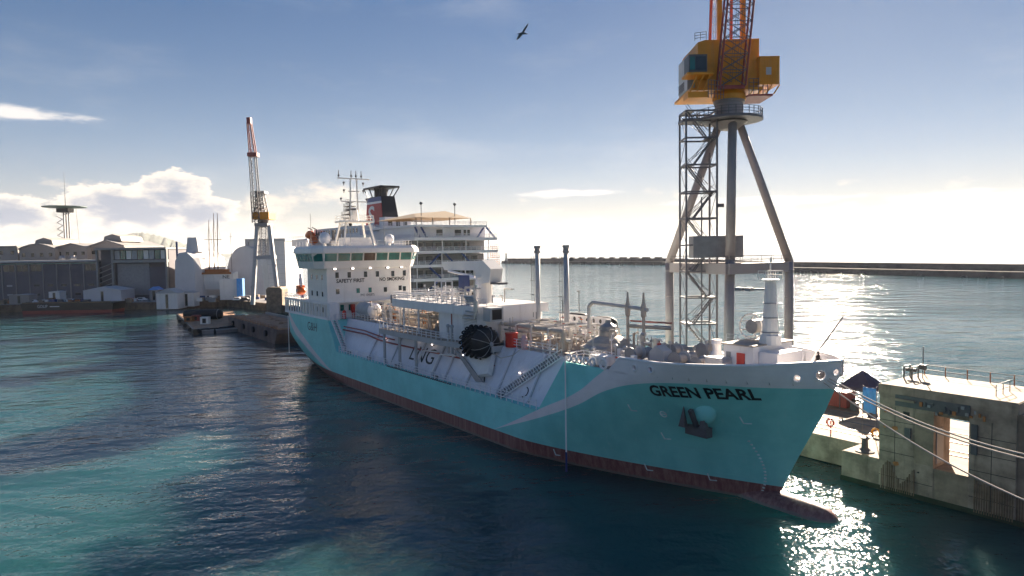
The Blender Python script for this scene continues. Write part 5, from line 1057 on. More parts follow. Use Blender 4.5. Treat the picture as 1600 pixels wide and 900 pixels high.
for lead, trail in (([(0, .2), (3, -5), (6, -9), (10.2, -13.3)], [(4, .8), (6.5, -4.4), (9, -8), (10.6, -12.6)]), ([(-2.6, 1.0), (-5.4, 4.4), (-7.2, 8.0), (-8.2, 11)], [(2.2, 1.8), (-.3, 5.4), (-3.6, 9.2), (-7.0, 11.2)])):
    vs = []
    for i, (l_, t_) in enumerate(zip(lead, trail)):
        m_ = ((l_[0] + t_[0]) / 2, (l_[1] + t_[1]) / 2); dz = -.02 * i; vs += [gp(*l_, dz), gp(*m_, dz - .035), gp(*t_, dz), gp(*m_, dz + .03)]
    MB().add(vs, [(i * 4 + k, i * 4 + (k + 1) % 4, i * 4 + 4 + (k + 1) % 4, i * 4 + 4 + k) for i in range(3) for k in range(4)] + [(0, 1, 2, 3), (12, 13, 14, 15)]).build('wing', M_dgrey, gl_, smooth=True)
# ================================================================== FERRY behind the pier (ship frame, bow to -x)
FY0, FY1 = 37.0, 65.0; FC = (FY0 + FY1) / 2
fe = thing('passenger_ferry', 'big white passenger ferry with a red and black funnel, moored behind the pier', 'ferry', (-105, FC, 0))
def fhb(x, z):       # half breadth; bow at low x with flare
    bow = -195 - (z - 28) * 0.45 if z < 28 else -195.0
    bow = ip(z, [-1, 6, 12, 20, 28, 31], [-170, -172, -177, -186, -194, -195]); t = min(1, max(0, (x - bow) / (46 - z * .75))); return 14 * math.sin(math.pi / 2 * t) ** .8
fzs = [-1, 2, 5, 8, 11, 14, 17, 20, 23, 25.5, 28.5]; mb = MB()
for sg in (-1, 1):
    rows = []
    for z in fzs:
        bow = ip(z, [-1, 6, 12, 20, 28, 31], [-170, -172, -177, -186, -194, -195])
        rows.append([(bow + (-73 - bow) * (i / 60) ** 1.5, FC + sg * fhb(bow + (-73 - bow) * (i / 60) ** 1.5, z), z) for i in range(61)])
    n = 61; mb.add([p for r in rows for p in r], [((j * n + i, j * n + i + 1, (j + 1) * n + i + 1, (j + 1) * n + i) if sg < 0 else ((j + 1) * n + i, (j + 1) * n + i + 1, j * n + i + 1, j * n + i)) for j in range(len(fzs) - 1) for i in range(60)])
dk = []
for i in range(61): x = -193.5 + 120.5 * i / 60; dk += [(x, FC - fhb(x, 28.4), 28.45), (x, FC + fhb(x, 28.4), 28.45)]
mb.add(dk, [(2 * i, 2 * i + 2, 2 * i + 3, 2 * i + 1) for i in range(60)])
mb.add([(-73, FC - 14, -1), (-73, FC + 14, -1), (-73, FC + 14, 28.4), (-73, FC - 14, 28.4)], [(0, 1, 2, 3)])
M_ferry = mat('ferry_white', (0.72, 0.70, 0.73), .4, var=.05, scale=.1, streak=.15)
fh_ = mb.build('hull', M_ferry, fe, smooth=True); fh_.modifiers.new('e', 'EDGE_SPLIT').split_angle = R(40)
for z, h, dx, x0, x1 in ((25.2, 1.5, 2.6, -186, -150), (21.6, .8, 1.9, -183, -152), (18.3, .7, 1.9, -182, -153)):
    x = x0
    while x < x1:
        y = FC - fhb(x, z); s = (fhb(x + .6, z) - fhb(x - .6, z)) / 1.2
        MB().add([(x - .45, y + s * .45 - .06, z), (x + .45, y - s * .45 - .06, z), (x + .45, y - s * .45 - .06, z + h), (x - .45, y + s * .45 - .06, z + h), (x - .45, y + s * .45 + .1, z), (x + .45, y - s * .45 + .1, z), (x + .45, y - s * .45 + .1, z + h), (x - .45, y + s * .45 + .1, z + h)], [(0, 1, 2, 3), (0, 4, 5, 1), (3, 2, 6, 7), (0, 3, 7, 4), (1, 5, 6, 2)]).build('window', M_glass, fe); x += dx
lx, lz = -186, 21.5
MB().tube([(lx, FC - fhb(lx, 23) - .15, 23.6), (lx + 3, FC - fhb(lx + 3, 22) - .15, 22.6), (lx + 7, FC - fhb(lx + 7, 21) - .15, 20.2)], .45, 6).tube([(lx + 1, FC - fhb(lx + 1, 23) - .15, 21.4), (lx + 4, FC - fhb(lx + 4, 23) - .15, 23.4)], .35, 6).build('bow_emblem', M_green, fe)
# superstructure forward
MB().box(-184, -92.1, FY0 + 2.2, FY1 - 2.2, 28.46, 31.4).build('upper_deck_house', M_ferry, fe); MB().box(-158, -112, FY0 + 3, FY1 - 3, 31.4, 34.9).build('bridge_house', M_ferry, fe)
for i in range(15): MB().box(-156 + i * 2.9, -154.7 + i * 2.9, FY0 + 2.93, FY0 + 3.0, 32.4, 34.1).build('window', M_glass, fe)
MB().rail([(-185, FY0 + 2, 31.4), (-160, FY0 + 2, 31.4)], 1.1, 2.5, .06, 2).build('railing', M_ferry, fe)
# mast wrapped in scaffolding
sm_ = MB().cyl((-137, FC - 4, 34.9), (-137, FC - 4, 45), .7, .35, n=10).build('signal_mast', M_dgrey, fe)
for j in range(7):
    z = 35.4 + j * 1.55; w = 4.6 - (j // 2) * .95
    MB().box(-137 - w, -137 + w, FC - 4 - w * .55, FC - 4 + w * .55, z, z + .22).build('scaffold_deck', M_wood if j % 2 else M_dgrey, sm_); MB().rail([(-137 - w, FC - 4 - w * .55, z), (-137 + w, FC - 4 - w * .55, z)], 1.2, 1.5, .07, 2).build('scaffold_rail', M_dgrey, sm_)
# funnel
FA, FB = sidepx(572, 340, FC - 3.2).x, sidepx(599, 340, FC - 3.2).x; fz0, fz1 = 34.0, 45.6; FL = FB - FA
fn = MB().add([(FA, FC - 3.4, fz0), (FB, FC - 3.4, fz0), (FB, FC + 3.4, fz0), (FA, FC + 3.4, fz0), (FA + .6, FC - 2.7, fz1), (FB - 2.6, FC - 2.7, fz1), (FB - 2.6, FC + 2.7, fz1), (FA + .6, FC + 2.7, fz1)], [(0, 1, 5, 4), (1, 2, 6, 5), (2, 3, 7, 6), (3, 0, 4, 7), (4, 5, 6, 7)]).build('funnel', M_blackp, fe)
def Q(u, z, d=.1): t = (z - fz0) / (fz1 - fz0); x0_ = FA + .6 * t; x1_ = FB - 2.6 * t; return (x0_ + (x1_ - x0_) * u, FC - 3.4 + .7 * t - d, z)
for nm, za, zb, m in (('red_panel', 34.3, 43.0, mat('funnel_red', (.52, .055, .05), .45)), ('white_stripe', 43.0, 43.8, M_white), ('blue_stripe', 43.8, 45.4, mat('funnel_blue', (.10, .12, .26), .45))):
    MB().add([Q(0, za), Q(1, za), Q(1, zb), Q(0, zb), Q(0, za, -.1), Q(1, za, -.1), Q(1, zb, -.1), Q(0, zb, -.1)], [(0, 1, 2, 3), (1, 5, 6, 2), (0, 3, 7, 4), (3, 2, 6, 7)]).build(nm, m, fn)
text('S', 'funnel_letter', M_textw, fe, lambda u, v: (Q(.14 + u / FL, 35.0 + v)[0], Q(.14, 35.0 + v)[1] - .08, 35.0 + v), size=10.4, width=FL * .42, subdiv=2, bold=.14)
MB().box(FA - .6, FB - .6, FC - 3.8, FC + 3.8, 48.6, 49.2).build('cowl', M_blackp, fn)
for u in (.05, .35, .65, .95):
    for s_ in (-1, 1): MB().bar((FA + .8 + (FL - 3.6) * u, FC + s_ * 2.6, 45.5), (FA - .6 + (FL + .4) * u, FC + s_ * 3.8, 48.7), .3).build('cowl_strut', M_blackp, fn)
for u in (.2, .5, .8): MB().cyl((FA + 1 + (FL - 4) * u, FC, 45), (FA + 1 + (FL - 4) * u, FC, 48.8), 1.0, n=12).build('exhaust_pipe', M_dgrey, fn)
MB().box(FA - 6, FB + 10, FC - 8, FC + 8, 31.4, 34.0).build('funnel_casing', M_ferry, fe); MB().box(FB + .4, FB + 5, FC - 5, FC + 5, 34.0, 37.6).build('casing_house', M_ferry, fe)
for i in range(8): MB().box(FA - 4 + i * 1.7, FA - 2.9 + i * 1.7, FC - 8.07, FC - 8.0, 32.2, 33.4).build('window', M_glass, fe)
for y in (-3, 0, 3): MB().box(FB + 5.0, FB + 5.08, FC + y - .8, FC + y + .8, 34.5, 36.4).build('window', M_glass, fe)
# open decks across the stern
M_shade = mat('stern_shade_grey', (.20, .20, .21), .6)  # dark grey stands for shade on the walls inside the open decks
SXE = -68.0
for k, (z, xe, yr) in enumerate(((8.6, -66.2, 0), (12.6, -66.0, 0), (16.6, -65.6, 0), (20.8, -65.4, .6), (25.0, -65.0, 1.5), (29.0, -64.4, 1.0))):
    MB().box(-92, xe, FY0 - .4, FY1 + .4 + yr, z - .45, z + .45).build('deck_edge', M_ferry, fe)
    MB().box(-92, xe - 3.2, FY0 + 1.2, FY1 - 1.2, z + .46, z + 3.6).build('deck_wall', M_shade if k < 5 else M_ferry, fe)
    MB().rail([(-92, FY0 - .3, z + .45), (xe - .1, FY0 - .3, z + .45), (xe - .1, FY1 + .3 + yr, z + .45)], 1.1, 2.0, .06, 3).build('railing', M_ferry, fe)
    for y in np.arange(FY0 + 1, FY1, 8.5): MB().bar((xe - .3, y, z + .45), (xe - .3, y, z + 3.6), .22).build('stanchion', M_ferry, fe)
    for y in np.arange(FY0 + 2.2, FY1 - 4, 3.3):
        if rnd.random() < .8: MB().box(xe - 3.2, xe - 3.12, y, y + 2.3, z + 1.1, z + 2.9).build('window', M_glass, fe)
for (ya, za, yb, zb) in ((FY0 + 5, 21.2, FY0 + 9, 24.6), (FY0 + 14, 21.2, FY0 + 10.5, 24.6), (FY0 + 20, 21.2, FY0 + 16.5, 24.6), (FY0 + 4, 12.9, FY0 + 8, 16.2), (FY0 + 2, 29.4, FY0 + .4, 32.6), (FY0 + 4.4, 29.4, FY0 + 2.4, 32.6), (FY1 - 2, 32.6, FY1 + 1.2, 29.4), (FY1 - 3, 32.6, FY1 - 5.5, 29.4), (FY0 + 9, 17, FY0 + 5, 20.4)): MB().bar((-65.6, ya, za), (-65.6, yb, zb), .42).build('truss_brace', M_navy, fe)
MB().box(-104, -64.4, FY0 + .4, FY1 - 2.5, 32.6, 33.3).build('sun_deck', M_ferry, fe); MB().rail([(-104, FY0 + .5, 33.3), (-64.6, FY0 + .5, 33.3), (-64.6, FY1 - 2.6, 33.3)], 1.1, 2.0, .06, 3).build('railing', M_ferry, fe)
MB().add([(-96, FY0 + 2, 35.6), (-68, FY0 + 2, 35.6), (-68, FY1 - 6, 35.6), (-96, FY1 - 6, 35.6), (-82, FC - 5, 37.6), (-76, FC + 3, 38.2), (-96, FC, 36.6)], [(0, 1, 5, 4), (0, 4, 6), (1, 2, 5), (2, 3, 6, 4, 5), (3, 0, 6)]).build('awning', M_brown, fe)
for y in (FY0 + 2.2, FY0 + 8, FY0 + 14, FY1 - 6.2): MB().bar((-68.2, y, 33.2), (-68.2, y, 35.6), .25).build('awning_post', M_brown, fe)
for y in (FY0 + 5, FY0 + 17): MB().cyl((-70, y, 33.3), (-70, y, 40), .12, n=6).ell((-70, y, 40), .5, .5, .5, 8, 6).build('deck_lamp', M_dgrey, fe)
for j in range(3): MB().rail([(-70, FY1 + 2.4, 20.5 + 2.4 * j), (-65, FY1 + 2.4, 20.5 + 2.4 * j)], 1.8, 1.4, .07, 3).box(-70, -65, FY1 + .9, FY1 + 2.6, 20.4 + 2.4 * j, 20.55 + 2.4 * j).build('stern_scaffold', M_rust, fe)
MB().box(-67.6, -65.9, FY1 - 6, FY1 - .4, 2, 20).build('stern_tower', M_offw, fe)
for k in range(3): MB().box(-65.88, -65.82, FY1 - 4.5, FY1 - 2, 6 + k * 4, 8 + k * 4).build('window', M_glass, fe)
# orange lifeboats in davits
for k, (x, z, lb) in enumerate(((-155.5, 31.3, 'orange lifeboat up in the ferry davits beside the bridge house'), (-151.5, 28.9, 'orange lifeboat lower on the ferry deck below the raised one'))):
    lbt = thing('lifeboat', lb, 'lifeboat', (x, FY0 + .4, z)); MB().ell((x, FY0 + .4, z + 1.3), 4.2 - k, 1.5, 1.5, 18, 10).build('boat_hull', M_orange, lbt, smooth=True); MB().ell((x, FY0 + .4, z + 1.9), 3.0 - k * .6, 1.3, 1.3, 14, 8).build('canopy', M_orange, lbt, smooth=True)
    for dx in (-2.4, 2.4): MB().tube([(x + dx, FY0 + 2.6, z - .5), (x + dx, FY0 + 2.2, z + 3.6), (x + dx, FY0 + .4, z + 4.4)], .2, 6).build('davit_arm', M_dgrey, lbt)
# ================================================================== FAR SHORE on the left (world frame, pixels at a chosen distance)
def span(px0, px1, py0, py1, Y):       # x0, x1, z0, z1 of a photo rectangle standing at distance Y
    a_, b2 = onY(px0, (py0 + py1) / 2, Y), onY(px1, (py0 + py1) / 2, Y); return a_.x, b2.x, onY((px0 + px1) / 2, py1, Y).z, onY((px0 + px1) / 2, py0, Y).z
GZ = 3.45
# long grey workshop
x0, x1, z0, z1 = span(-60, 153, 410, 462, 350)
wk = thing('workshop', 'long low grey workshop with a strip of dark windows behind the barge', 'building', ((x0 + x1) / 2, 350, GZ), 'W')
MB().box(x0, x1, 350, 372, GZ, z1).build('wall', M_bldg, wk); MB().box(x0 - .5, x1 + .6, 349.2, 372.8, z1, z1 + .9).build('roof', M_lgrey, wk); MB().box(x0, x1 + .2, 349.6, 350, z1 - 1.0, z1 - .5).build('fascia', M_tglass, wk)
for i in range(10):
    w = (x1 - x0) / 10; x = x0 + i * w; MB().box(x - .25, x + .25, 349.7, 350, GZ, z1 - 1.0).build('pilaster', M_bldg2, wk)
    if i in (2, 3, 4, 5, 9): f = MB().box(x + .8, x + w - .8, 349.9, 350, z1 - 4.6, z1 - 1.5).build('window', M_glass, wk); MB().box(x + w / 2 - .1, x + w / 2 + .1, 349.86, 349.9, z1 - 4.6, z1 - 1.5).build('mullion', M_bldg2, f)
    for zz in (GZ + 2.5, GZ + 7.2):
        if i not in (0, 4): MB().box(x + w * .3, x + w * .7, 349.92, 350, zz, zz + .9).build('window', M_lgrey if i == 3 else M_glass, wk)
# tall framed block
x0, x1, z0, z1 = span(150, 260, 387, 460, 346)
tb = thing('frame_building', 'taller grey concrete frame building with a glazed top storey', 'building', ((x0 + x1) / 2, 346, GZ), 'W'); W_ = x1 - x0
MB().box(x0 + W_ * .24, x1, 349, 372, GZ, z1 - 1).build('wall', M_bldg, tb); MB().box(x0, x1 + .3, 345.6, 372.5, z1 - 1, z1).build('roof', M_frame, tb)
for u in (0.0, .22, .985): MB().box(x0 + W_ * u, x0 + W_ * u + .9, 346, 347.4, GZ, z1 - 1).build('column', M_frame, tb)
MB().box(x0 + W_ * .24, x1, 345.9, 348.9, z1 - 7.6, z1 - 6.2).build('floor_beam', M_frame, tb)
for i in range(9): xa = x0 + W_ * (.25 + i * .082); f = MB().box(xa, xa + W_ * .07, 347.6, 348.9, z1 - 5.8, z1 - 1.4).build('window', (M_lgrey, M_tglass, M_offw)[i % 3], tb)
MB().box(x0 + W_ * .27, x0 + W_ * .73, 348.2, 349, GZ + 2, z1 - 8).build('hangar_door', M_grey, tb); MB().box(x0 + W_ * .75, x1 - .5, 346.6, 349, GZ, z1 - 10).build('side_wing', M_bldg, tb)
for j in range(7):     # open stair
    z = GZ + 1 + j * 2.5; MB().bar((x0 + 1.2, 347, z), (x0 + W_ * .21, 347, z + 2.4), .35).build('stair_flight', M_frame, tb); MB().box(x0 + .9, x0 + W_ * .22, 347.4, 349, z + 2.3, z + 2.5).build('landing', M_bldg, tb)
MB().box(x0 + .9, x0 + W_ * .23, 349.2, 371, GZ, z1 - 1).build('stair_core', M_bldg, tb)
# vaulted halls behind
def hall(px0, px1, ytop, yeave, Y, m, label, vault=True, lantern=False):
    x0, x1, _, ze = span(px0, px1, yeave, 440, Y); zt = onY((px0 + px1) / 2, ytop, Y).z; c = (x0 + x1) / 2; h = thing('factory_hall', label, 'building', (c, Y, GZ), 'W', group='vaulted halls behind the workshop')
    k = 12 if vault else 2; prof = [(x0 + (x1 - x0) * i / k, ze + (zt - ze) * (math.sin(math.pi * i / k) if vault else 1 - abs(1 - 2 * i / k))) for i in range(k + 1)]
    MB().prism([(x0, GZ)] + prof + [(x1, GZ)], 'y', Y, Y + 45).build('wall', m, h)
    rf = [(x, z + .02) for x, z in prof] + [(x, z + .9) for x, z in prof[::-1]]; MB().prism(rf, 'y', Y - .7, Y + 45.5).build('roof', M_roof, h)
    if lantern: MB().prism([(c - 5.5, zt), (c + 5.5, zt), (c + 4.6, zt + 3), (c, zt + 4.4), (c - 4.6, zt + 3)], 'y', Y + 6, Y + 30).build('roof_lantern', m, h)
    for i in range(4): xx = x0 + (x1 - x0) * (i + .5) / 4; MB().box(xx - .9, xx + .9, Y - .1, Y, ze - 4, ze - 2).build('window', M_glass, h)
hall(-40, 29, 387, 387, 395, M_bldg2, 'plain tan hall beside the lantern-roofed hall', False); hall(31, 87, 383, 390, 392, M_bldg2, 'rusty tan vaulted hall with a roof lantern', True, True); hall(88, 137, 382, 388, 396, M_bldg2, 'tan gabled hall next to the lantern-roofed hall', False); hall(140, 196, 377, 386, 400, M_bldg2, 'tan hall with low gable rising behind the frame building', False, True)
for px in (97, 114): 
    p = onY(px, 405, 380); o = MB().lathe((p.x, 380, p.z - 5), [(.6, 0), (.6, 4), (1.7, 4.6), (1.8, 5.6), (1.0, 7)], 12).build('roof_ventilator', M_steel, at=(p.x, 380, p.z - 5), frame='W', label='round steel roof ventilator above the grey workshop, ' + ('in front of the tan gabled hall' if px < 100 else 'nearer the frame building'), category='ventilator', group='round roof ventilators')
# control tower with radar disc
tx = onY(104, 385, 430).x; ztop = onY(104, 323, 430).z
ctw = thing('radar_tower', 'slim lattice radar tower with a wide flat disc and thin aerial', 'tower', (tx, 430, GZ), 'W')
MB().box(tx - 3.4, tx + 3.8, 427, 433, ztop - 3.6, ztop - 1.2).build('cabin', M_dgrey, ctw); MB().lathe((tx, 430, ztop - 1.2), [(2.0, 0), (12.2, .8), (12.2, 1.3), (2, 1.8)], 28).build('disc', mat('disc_green', (.05, .11, .11), .5), ctw)
for dx in (-.8, .8, 2.4): MB().bar((tx + dx, 430, GZ), (tx + dx, 430, ztop - 3.6), .7).build('shaft', M_grey, ctw)
mb = MB(); nst = 9
for j in range(nst): z = GZ + 12 + j * (ztop - 18 - GZ) / nst; mb.bar((tx - 4.6, 429, z), (tx - 1, 429, z + 2.2), .3).bar((tx - 4.6, 429, z + 4.0), (tx - 1, 429, z + 2.2), .3)
mb.build('spiral_stair', M_grey, ctw); MB().cyl((tx + .6, 430, ztop), (tx + .6, 430, onY(104, 268, 430).z), .22, .06, n=6).build('aerial', M_dgrey, ctw)
MB().cyl((tx + 9, 430, GZ + 14), (tx + 7, 430, ztop - 1), .08, n=4).bar((tx + 2, 430, GZ + 21), (tx + 9.5, 430, GZ + 21), .35).build('stay', M_dgrey, ctw)
# shrink-wrapped yachts
def wrapped(name, label, px0, px1, ytop, ybase, Y, prof, blunt=.5, depth=30):
    x0, x1, z0, z1 = span(px0, px1, ytop, ybase, Y); z0 = GZ; c = (x0 + x1) / 2; w = (x1 - x0) / 2; h = z1 - z0; t = thing(name, label, 'wrapped yacht', (c, Y, GZ), 'W'); vs = []; n = 16; m = len(prof)
    for j in range(9):
        f = j / 8; y = Y + depth * f; sc = (math.sin(math.pi / 2 * min(1, f * 2.2 + .25))) ** blunt
        for u, v in prof: vs.append((c + (u * 2 - 1) * w * sc + .12 * math.sin(j * 3 + v * 9), y, z0 + h * v * (.93 + .07 * sc)))
    MB().add(vs, [(j * m + i, j * m + i + 1, (j + 1) * m + i + 1, (j + 1) * m + i) for j in range(8) for i in range(m - 1)] + [tuple(range(m - 1, -1, -1))]).build('wrapping', M_wrap, t, smooth=False); return t, c, w, h
t, c, w, h = wrapped('wrapped_yacht', 'tall white shrink-wrapped yacht beside the frame building', 263, 315, 392, 452, 338, [(.02, 0), (0, .35), (.04, .8), (.2, .97), (.6, 1.0), (.92, .86), (.98, .6), (.97, 0)])
MB().prism([(c - 2, GZ + h * .98), (c + 4.4, GZ + h * .98), (c + 3.6, GZ + h * 1.28), (c - 1, GZ + h * 1.28)], 'y', 344, 352).build('wrapped_mast_house', M_wrap, t); MB().cyl((c - 6.5, 344, GZ + h * .85), (c - 6.5, 344, GZ + h * 1.2), .5, n=8).build('chimney', M_navy, t)
prof2 = [(.0, 0), (.0, .3)] + [(.5 - .5 * math.cos(math.pi * k / 12), .3 + .7 * math.sin(math.pi * k / 12) ** .7) for k in range(1, 12)] + [(1, .3), (1, 0)]
t, c, w, h = wrapped('wrapped_yacht', 'rounded pale grey wrapped yacht behind the slender harbour crane', 345, 420, 383, 450, 352, prof2, .3, 40)
# white hall behind the crane
x0, x1, z0, z1 = span(385, 446, 373, 448, 356); sh = thing('white_shed', 'tall white panelled shed standing behind the slender harbour crane', 'building', ((x0 + x1) / 2, 356, GZ), 'W')
MB().box(x0 + 1.5, x1, 356, 385, GZ, z1 - 1.2).build('wall', M_wrap, sh); MB().box(x0, x1 + .5, 355, 386, z1 - 1.2, z1).build('roof', M_lgrey, sh); MB().box(x0, x0 + 1.6, 355, 386, GZ, z1 - 1.2).build('side_frame', M_lgrey, sh)
for i in range(9): MB().box(x0 + 1.6, x1, 355.93, 356, GZ + 2 + i * 2.4, GZ + 2.12 + i * 2.4).build('panel_joint', M_lgrey, sh)
# schooner
sp = onY(336, 440, 345); sc_ = thing('schooner', 'three-masted wooden schooner laid up between the wrapped yachts', 'sailing ship', (sp.x, 345, GZ), 'W')
x0, x1, _, _ = span(314, 372, 430, 440, 345); zt = onY(336, 427, 345).z; zb = onY(336, 452, 345).z
hv = []; prof = [(0, .35), (.12, .75), (.4, 1), (.75, 1), (.93, .75), (1, .1)]
for z, s in ((zb, .55), (zb + (zt - zb) * .5, .9), (zt, 1.0)): hv += [(x0 + (x1 - x0) * (.5 + (u - .5) * (.86 + .14 * s)), 345 - 3.4 * v * s, z + (.9 if u in (0, 1) and z == zt else 0)) for u, v in prof] + [(x0 + (x1 - x0) * (.5 + (u - .5) * (.86 + .14 * s)), 345 + 3.4 * v * s, z) for u, v in prof[::-1]]
MB().add(hv, [(j * 12 + i, j * 12 + (i + 1) % 12, j * 12 + 12 + (i + 1) % 12, j * 12 + 12 + i) for j in range(2) for i in range(12)] + [tuple(range(24, 36))]).build('hull', M_offw, sc_); MB().box(x0 + 1, x1 - 2, 341.4, 341.7, zt - .4, zt + .6).build('rail_strake', M_rust, sc_); MB().box(x0 + 3, x1 - 5, 343, 347, zt, zt + 2.0).build('deck_house', M_rust, sc_)
text('NE', 'bow_lettering', M_text, sc_, lambda u, v: (x1 - 6.2 + u, 341.45, zt - 2.6 + v), size=2.4, width=3.4)
for px, yt in ((326, 344), (333.5, 333), (339.5, 333)):
    m0, m1 = onY(px + 1.5, 432, 345), onY(px, yt, 345); o = MB().cyl((m0.x, 345, zt), (m1.x, 345, m1.z), .32, .12, n=8).build('mast', M_wood, sc_); MB().bar((m0.x - 2.6, 344.8, zt + 17), (m0.x + 2.6, 344.8, zt + 17), .22).build('crosstree', M_wood, o)
    for s_ in (-1, 1): MB().cyl((m0.x + s_ * 3.4, 345, zt), (m1.x, 345, m1.z - 3), .05, n=4).build('shroud', M_dgrey, o)
p = onY(363, 440, 348); MB().cyl((p.x, 348, GZ), (p.x, 348, onY(363, 364, 348).z), .18, .08, n=6).bar((p.x - .8, 348, onY(363, 370, 348).z), (p.x + .8, 348, onY(363, 370, 348).z), .15).build('flag_pole', M_dgrey, at=(p.x, 348, GZ), frame='W', label='single thin dark pole rising behind the rounded wrapped yacht', category='pole')
# slender harbour crane
CY = 300
def L(px, py, dy=0): return onY(px, py, CY + dy)
hc0 = L(412, 452); hcn = thing('harbour_crane', 'slender grey portal crane with a yellow house and banded lattice jib', 'crane', (hc0.x, CY, GZ), 'W')
for sx, bx, tx_ in ((-1, 394, 402), (1, 435, 421)):
    for dy in (-5, 5):
        a_, b2 = L(bx, 450, dy), L(tx_, 352, dy * .4); MB().bar((a_.x, a_.y, GZ), b2, 1.5).build('portal_leg', M_lgrey, hcn)
    MB().bar(L(bx, 449, -5), L(bx, 449, 5), 1.0).build('sill_beam', M_grey, hcn)
MB().box(L(400, 402).x, L(428, 402).x, CY - 3.4, CY + 3.4, L(410, 405).z, L(410, 399).z).build('portal_beam', M_lgrey, hcn)
MB().lattice(L(412, 402), L(412, 355), 3.0, 3.0, 5, .18, .10).build('inner_tower', M_grey, hcn); MB().box(L(402, 351).x, L(422, 351).x, CY - 3.5, CY + 3.5, L(411, 354).z, L(411, 349).z).build('portal_head', M_grey, hcn)
MB().lathe((L(411, 348).x, CY, L(411, 350).z), [(2.2, 0), (2.2, 2), (2.8, 2.2), (2.8, 3)], 16).build('slewing_ring', M_dgrey, hcn)
MB().box(L(400, 340).x, L(425, 340).x, CY - 4, CY + 5, L(411, 349).z + 1.6, L(411, 332).z).build('machinery_house', M_yellow, hcn)
MB().lattice(L(409, 332), L(406, 300), 4.2, 2.6, 5, .28, .13).build('a_frame', M_grey, hcn); MB().box(L(401, 301).x, L(416, 301).x, CY - 2.5, CY + 2.5, L(408, 303).z, L(408, 299).z).build('a_frame_head', M_grey, hcn)
jj = [(400, 348), (397, 300), (393.5, 242), (389.5, 192)]; jb = None
for k in range(3):
    a_, b2 = L(jj[k][0] + 2, jj[k][1], -3 - 3 * k), L(jj[k + 1][0] + (1.2 if k < 2 else 0), jj[k + 1][1], -6 - 3 * k); w_ = (3.1, 2.7, 2.4, 1.5)
    o = MB().lattice(a_, b2, w_[k], w_[k + 1], 6, .20, .075).build('jib' if jb is None else 'jib_section', (M_dgrey, M_grey, M_redlat)[k], jb or hcn); jb = jb or o
_h0 = L(389.5, 190, -12); MB().box(_h0.x - .8, _h0.x + .8, _h0.y - 1, _h0.y + 1, _h0.z - 1, _h0.z + 1.6).build('jib_head', M_redlat, jb); a_ = L(396, 242, -9); MB().box(a_.x - 2, a_.x + 2, a_.y - 1.8, a_.y + 1.8, a_.z - .8, a_.z + .8).build('jib_collar', M_redlat, jb)
for k in range(2): MB().cyl(L(406, 301, k), L(390, 190, -12 + k), .07, n=4).build('jib_stay', M_dgrey, hcn)
# stone pillar and yard clutter near the crane foot
x0, x1, z0, z1 = span(416, 441, 449, 487, 292); MB().prism([(x0, -2), (x1, -2), (x1, z1 - 1), (x1 - .8, z1), (x0 + .8, z1), (x0, z1 - 1)], 'y', 292, 300).build('stone_pillar', M_concl, at=((x0 + x1) / 2, 296, 0), frame='W', label='square tan stone pillar at the end of the far quay', category='pillar')
# quay hut, sheds, tents, vans
def hut(label, px0, px1, yt, yb, Y, m, mr, gable=1.6, d=9, zb=None, cat='hut'):
    x0, x1, z0, z1 = span(px0, px1, yt, yb, Y); zb = GZ if zb is None else zb; h = thing('quay_hut' if cat == 'hut' else cat.replace(' ', '_'), label, cat, ((x0 + x1) / 2, Y, zb), 'W'); z1 = max(z1, zb + 2)
    MB().box(x0, x1, Y, Y + d, zb, z1 - gable).build('wall', m, h); MB().prism([(x0 - .4, z1 - gable), (x1 + .4, z1 - gable), ((x0 + x1) / 2, z1)], 'y', Y - .4, Y + d + .4).build('roof', mr, h)
    MB().box((x0 + x1) / 2 - .6, (x0 + x1) / 2 + .6, Y - .08, Y, zb + .3, z1 - gable - .5).build('door', M_glass, h); return h
hut('white quay hut with a low tiled roof at the water edge', 244, 277, 451, 478, 317, M_offw, M_lgrey, 2.2, 9, 0.4); hut('smaller white quay hut beside the low-roofed one', 279, 303, 455, 474, 324, M_offw, M_lgrey, .8, 6, 1.0)
hut('long white gabled tent in front of the grey workshop', 130, 189, 448, 468, 330, M_wrap, M_wrap, 1.8, 12, None, 'tent')
hut('plain pale cabin on the quay left of the barge', 14, 45, 460, 475, 324, M_bldg2, M_lgrey, .3, 6, None, 'cabin'); hut('white box cabin in front of the grey workshop', 76, 93, 455, 468, 332, M_offw, M_offw, .3, 5, None, 'cabin'); hut('blue-roofed kiosk in front of the frame building', 233, 247, 448, 460, 334, M_bldg2, M_blue, 1.6, 5, None, 'kiosk')
def van(x, y, m, label, L_=4.6, rz=0):
    v = thing('parked_car', label, 'car', (x, y, GZ), 'W', group='vehicles parked on the far quay')
    MB().prism([(x - L_ / 2, GZ + .4), (x + L_ / 2, GZ + .4), (x + L_ / 2, GZ + 1.0), (x + L_ * .3, GZ + 1.15), (x + L_ * .15, GZ + 1.75), (x - L_ * .38, GZ + 1.75), (x - L_ / 2, GZ + 1.1)], 'y', y - .9, y + .9).build('body', m, v)
    MB().box(x - L_ * .34, x + L_ * .14, y - .93, y + .93, GZ + 1.15, GZ + 1.62).build('windows', M_glass, v)
    for dx in (-.3, .3):
        for dy in (-.88, .72): MB().lathe((x + dx * L_, y + dy, GZ + .36), [(.36, 0), (.36, .18)], 12, 'y').build('wheel', M_blackp, v)
CARS = ((52, 'white', M_white, 327), (70, 'grey', M_grey, 328), (112, 'white', M_white, 329), (123, 'dark', M_dgrey, 328), (206, 'red', M_dred, 330), (222, 'white', M_white, 332), (318, 'white', M_white, 338), (331, 'dark', M_dgrey, 337), (352, 'silver', M_lgrey, 338), (372, 'white', M_white, 322), (384, 'dark', M_dgrey, 318))
cnt = {}
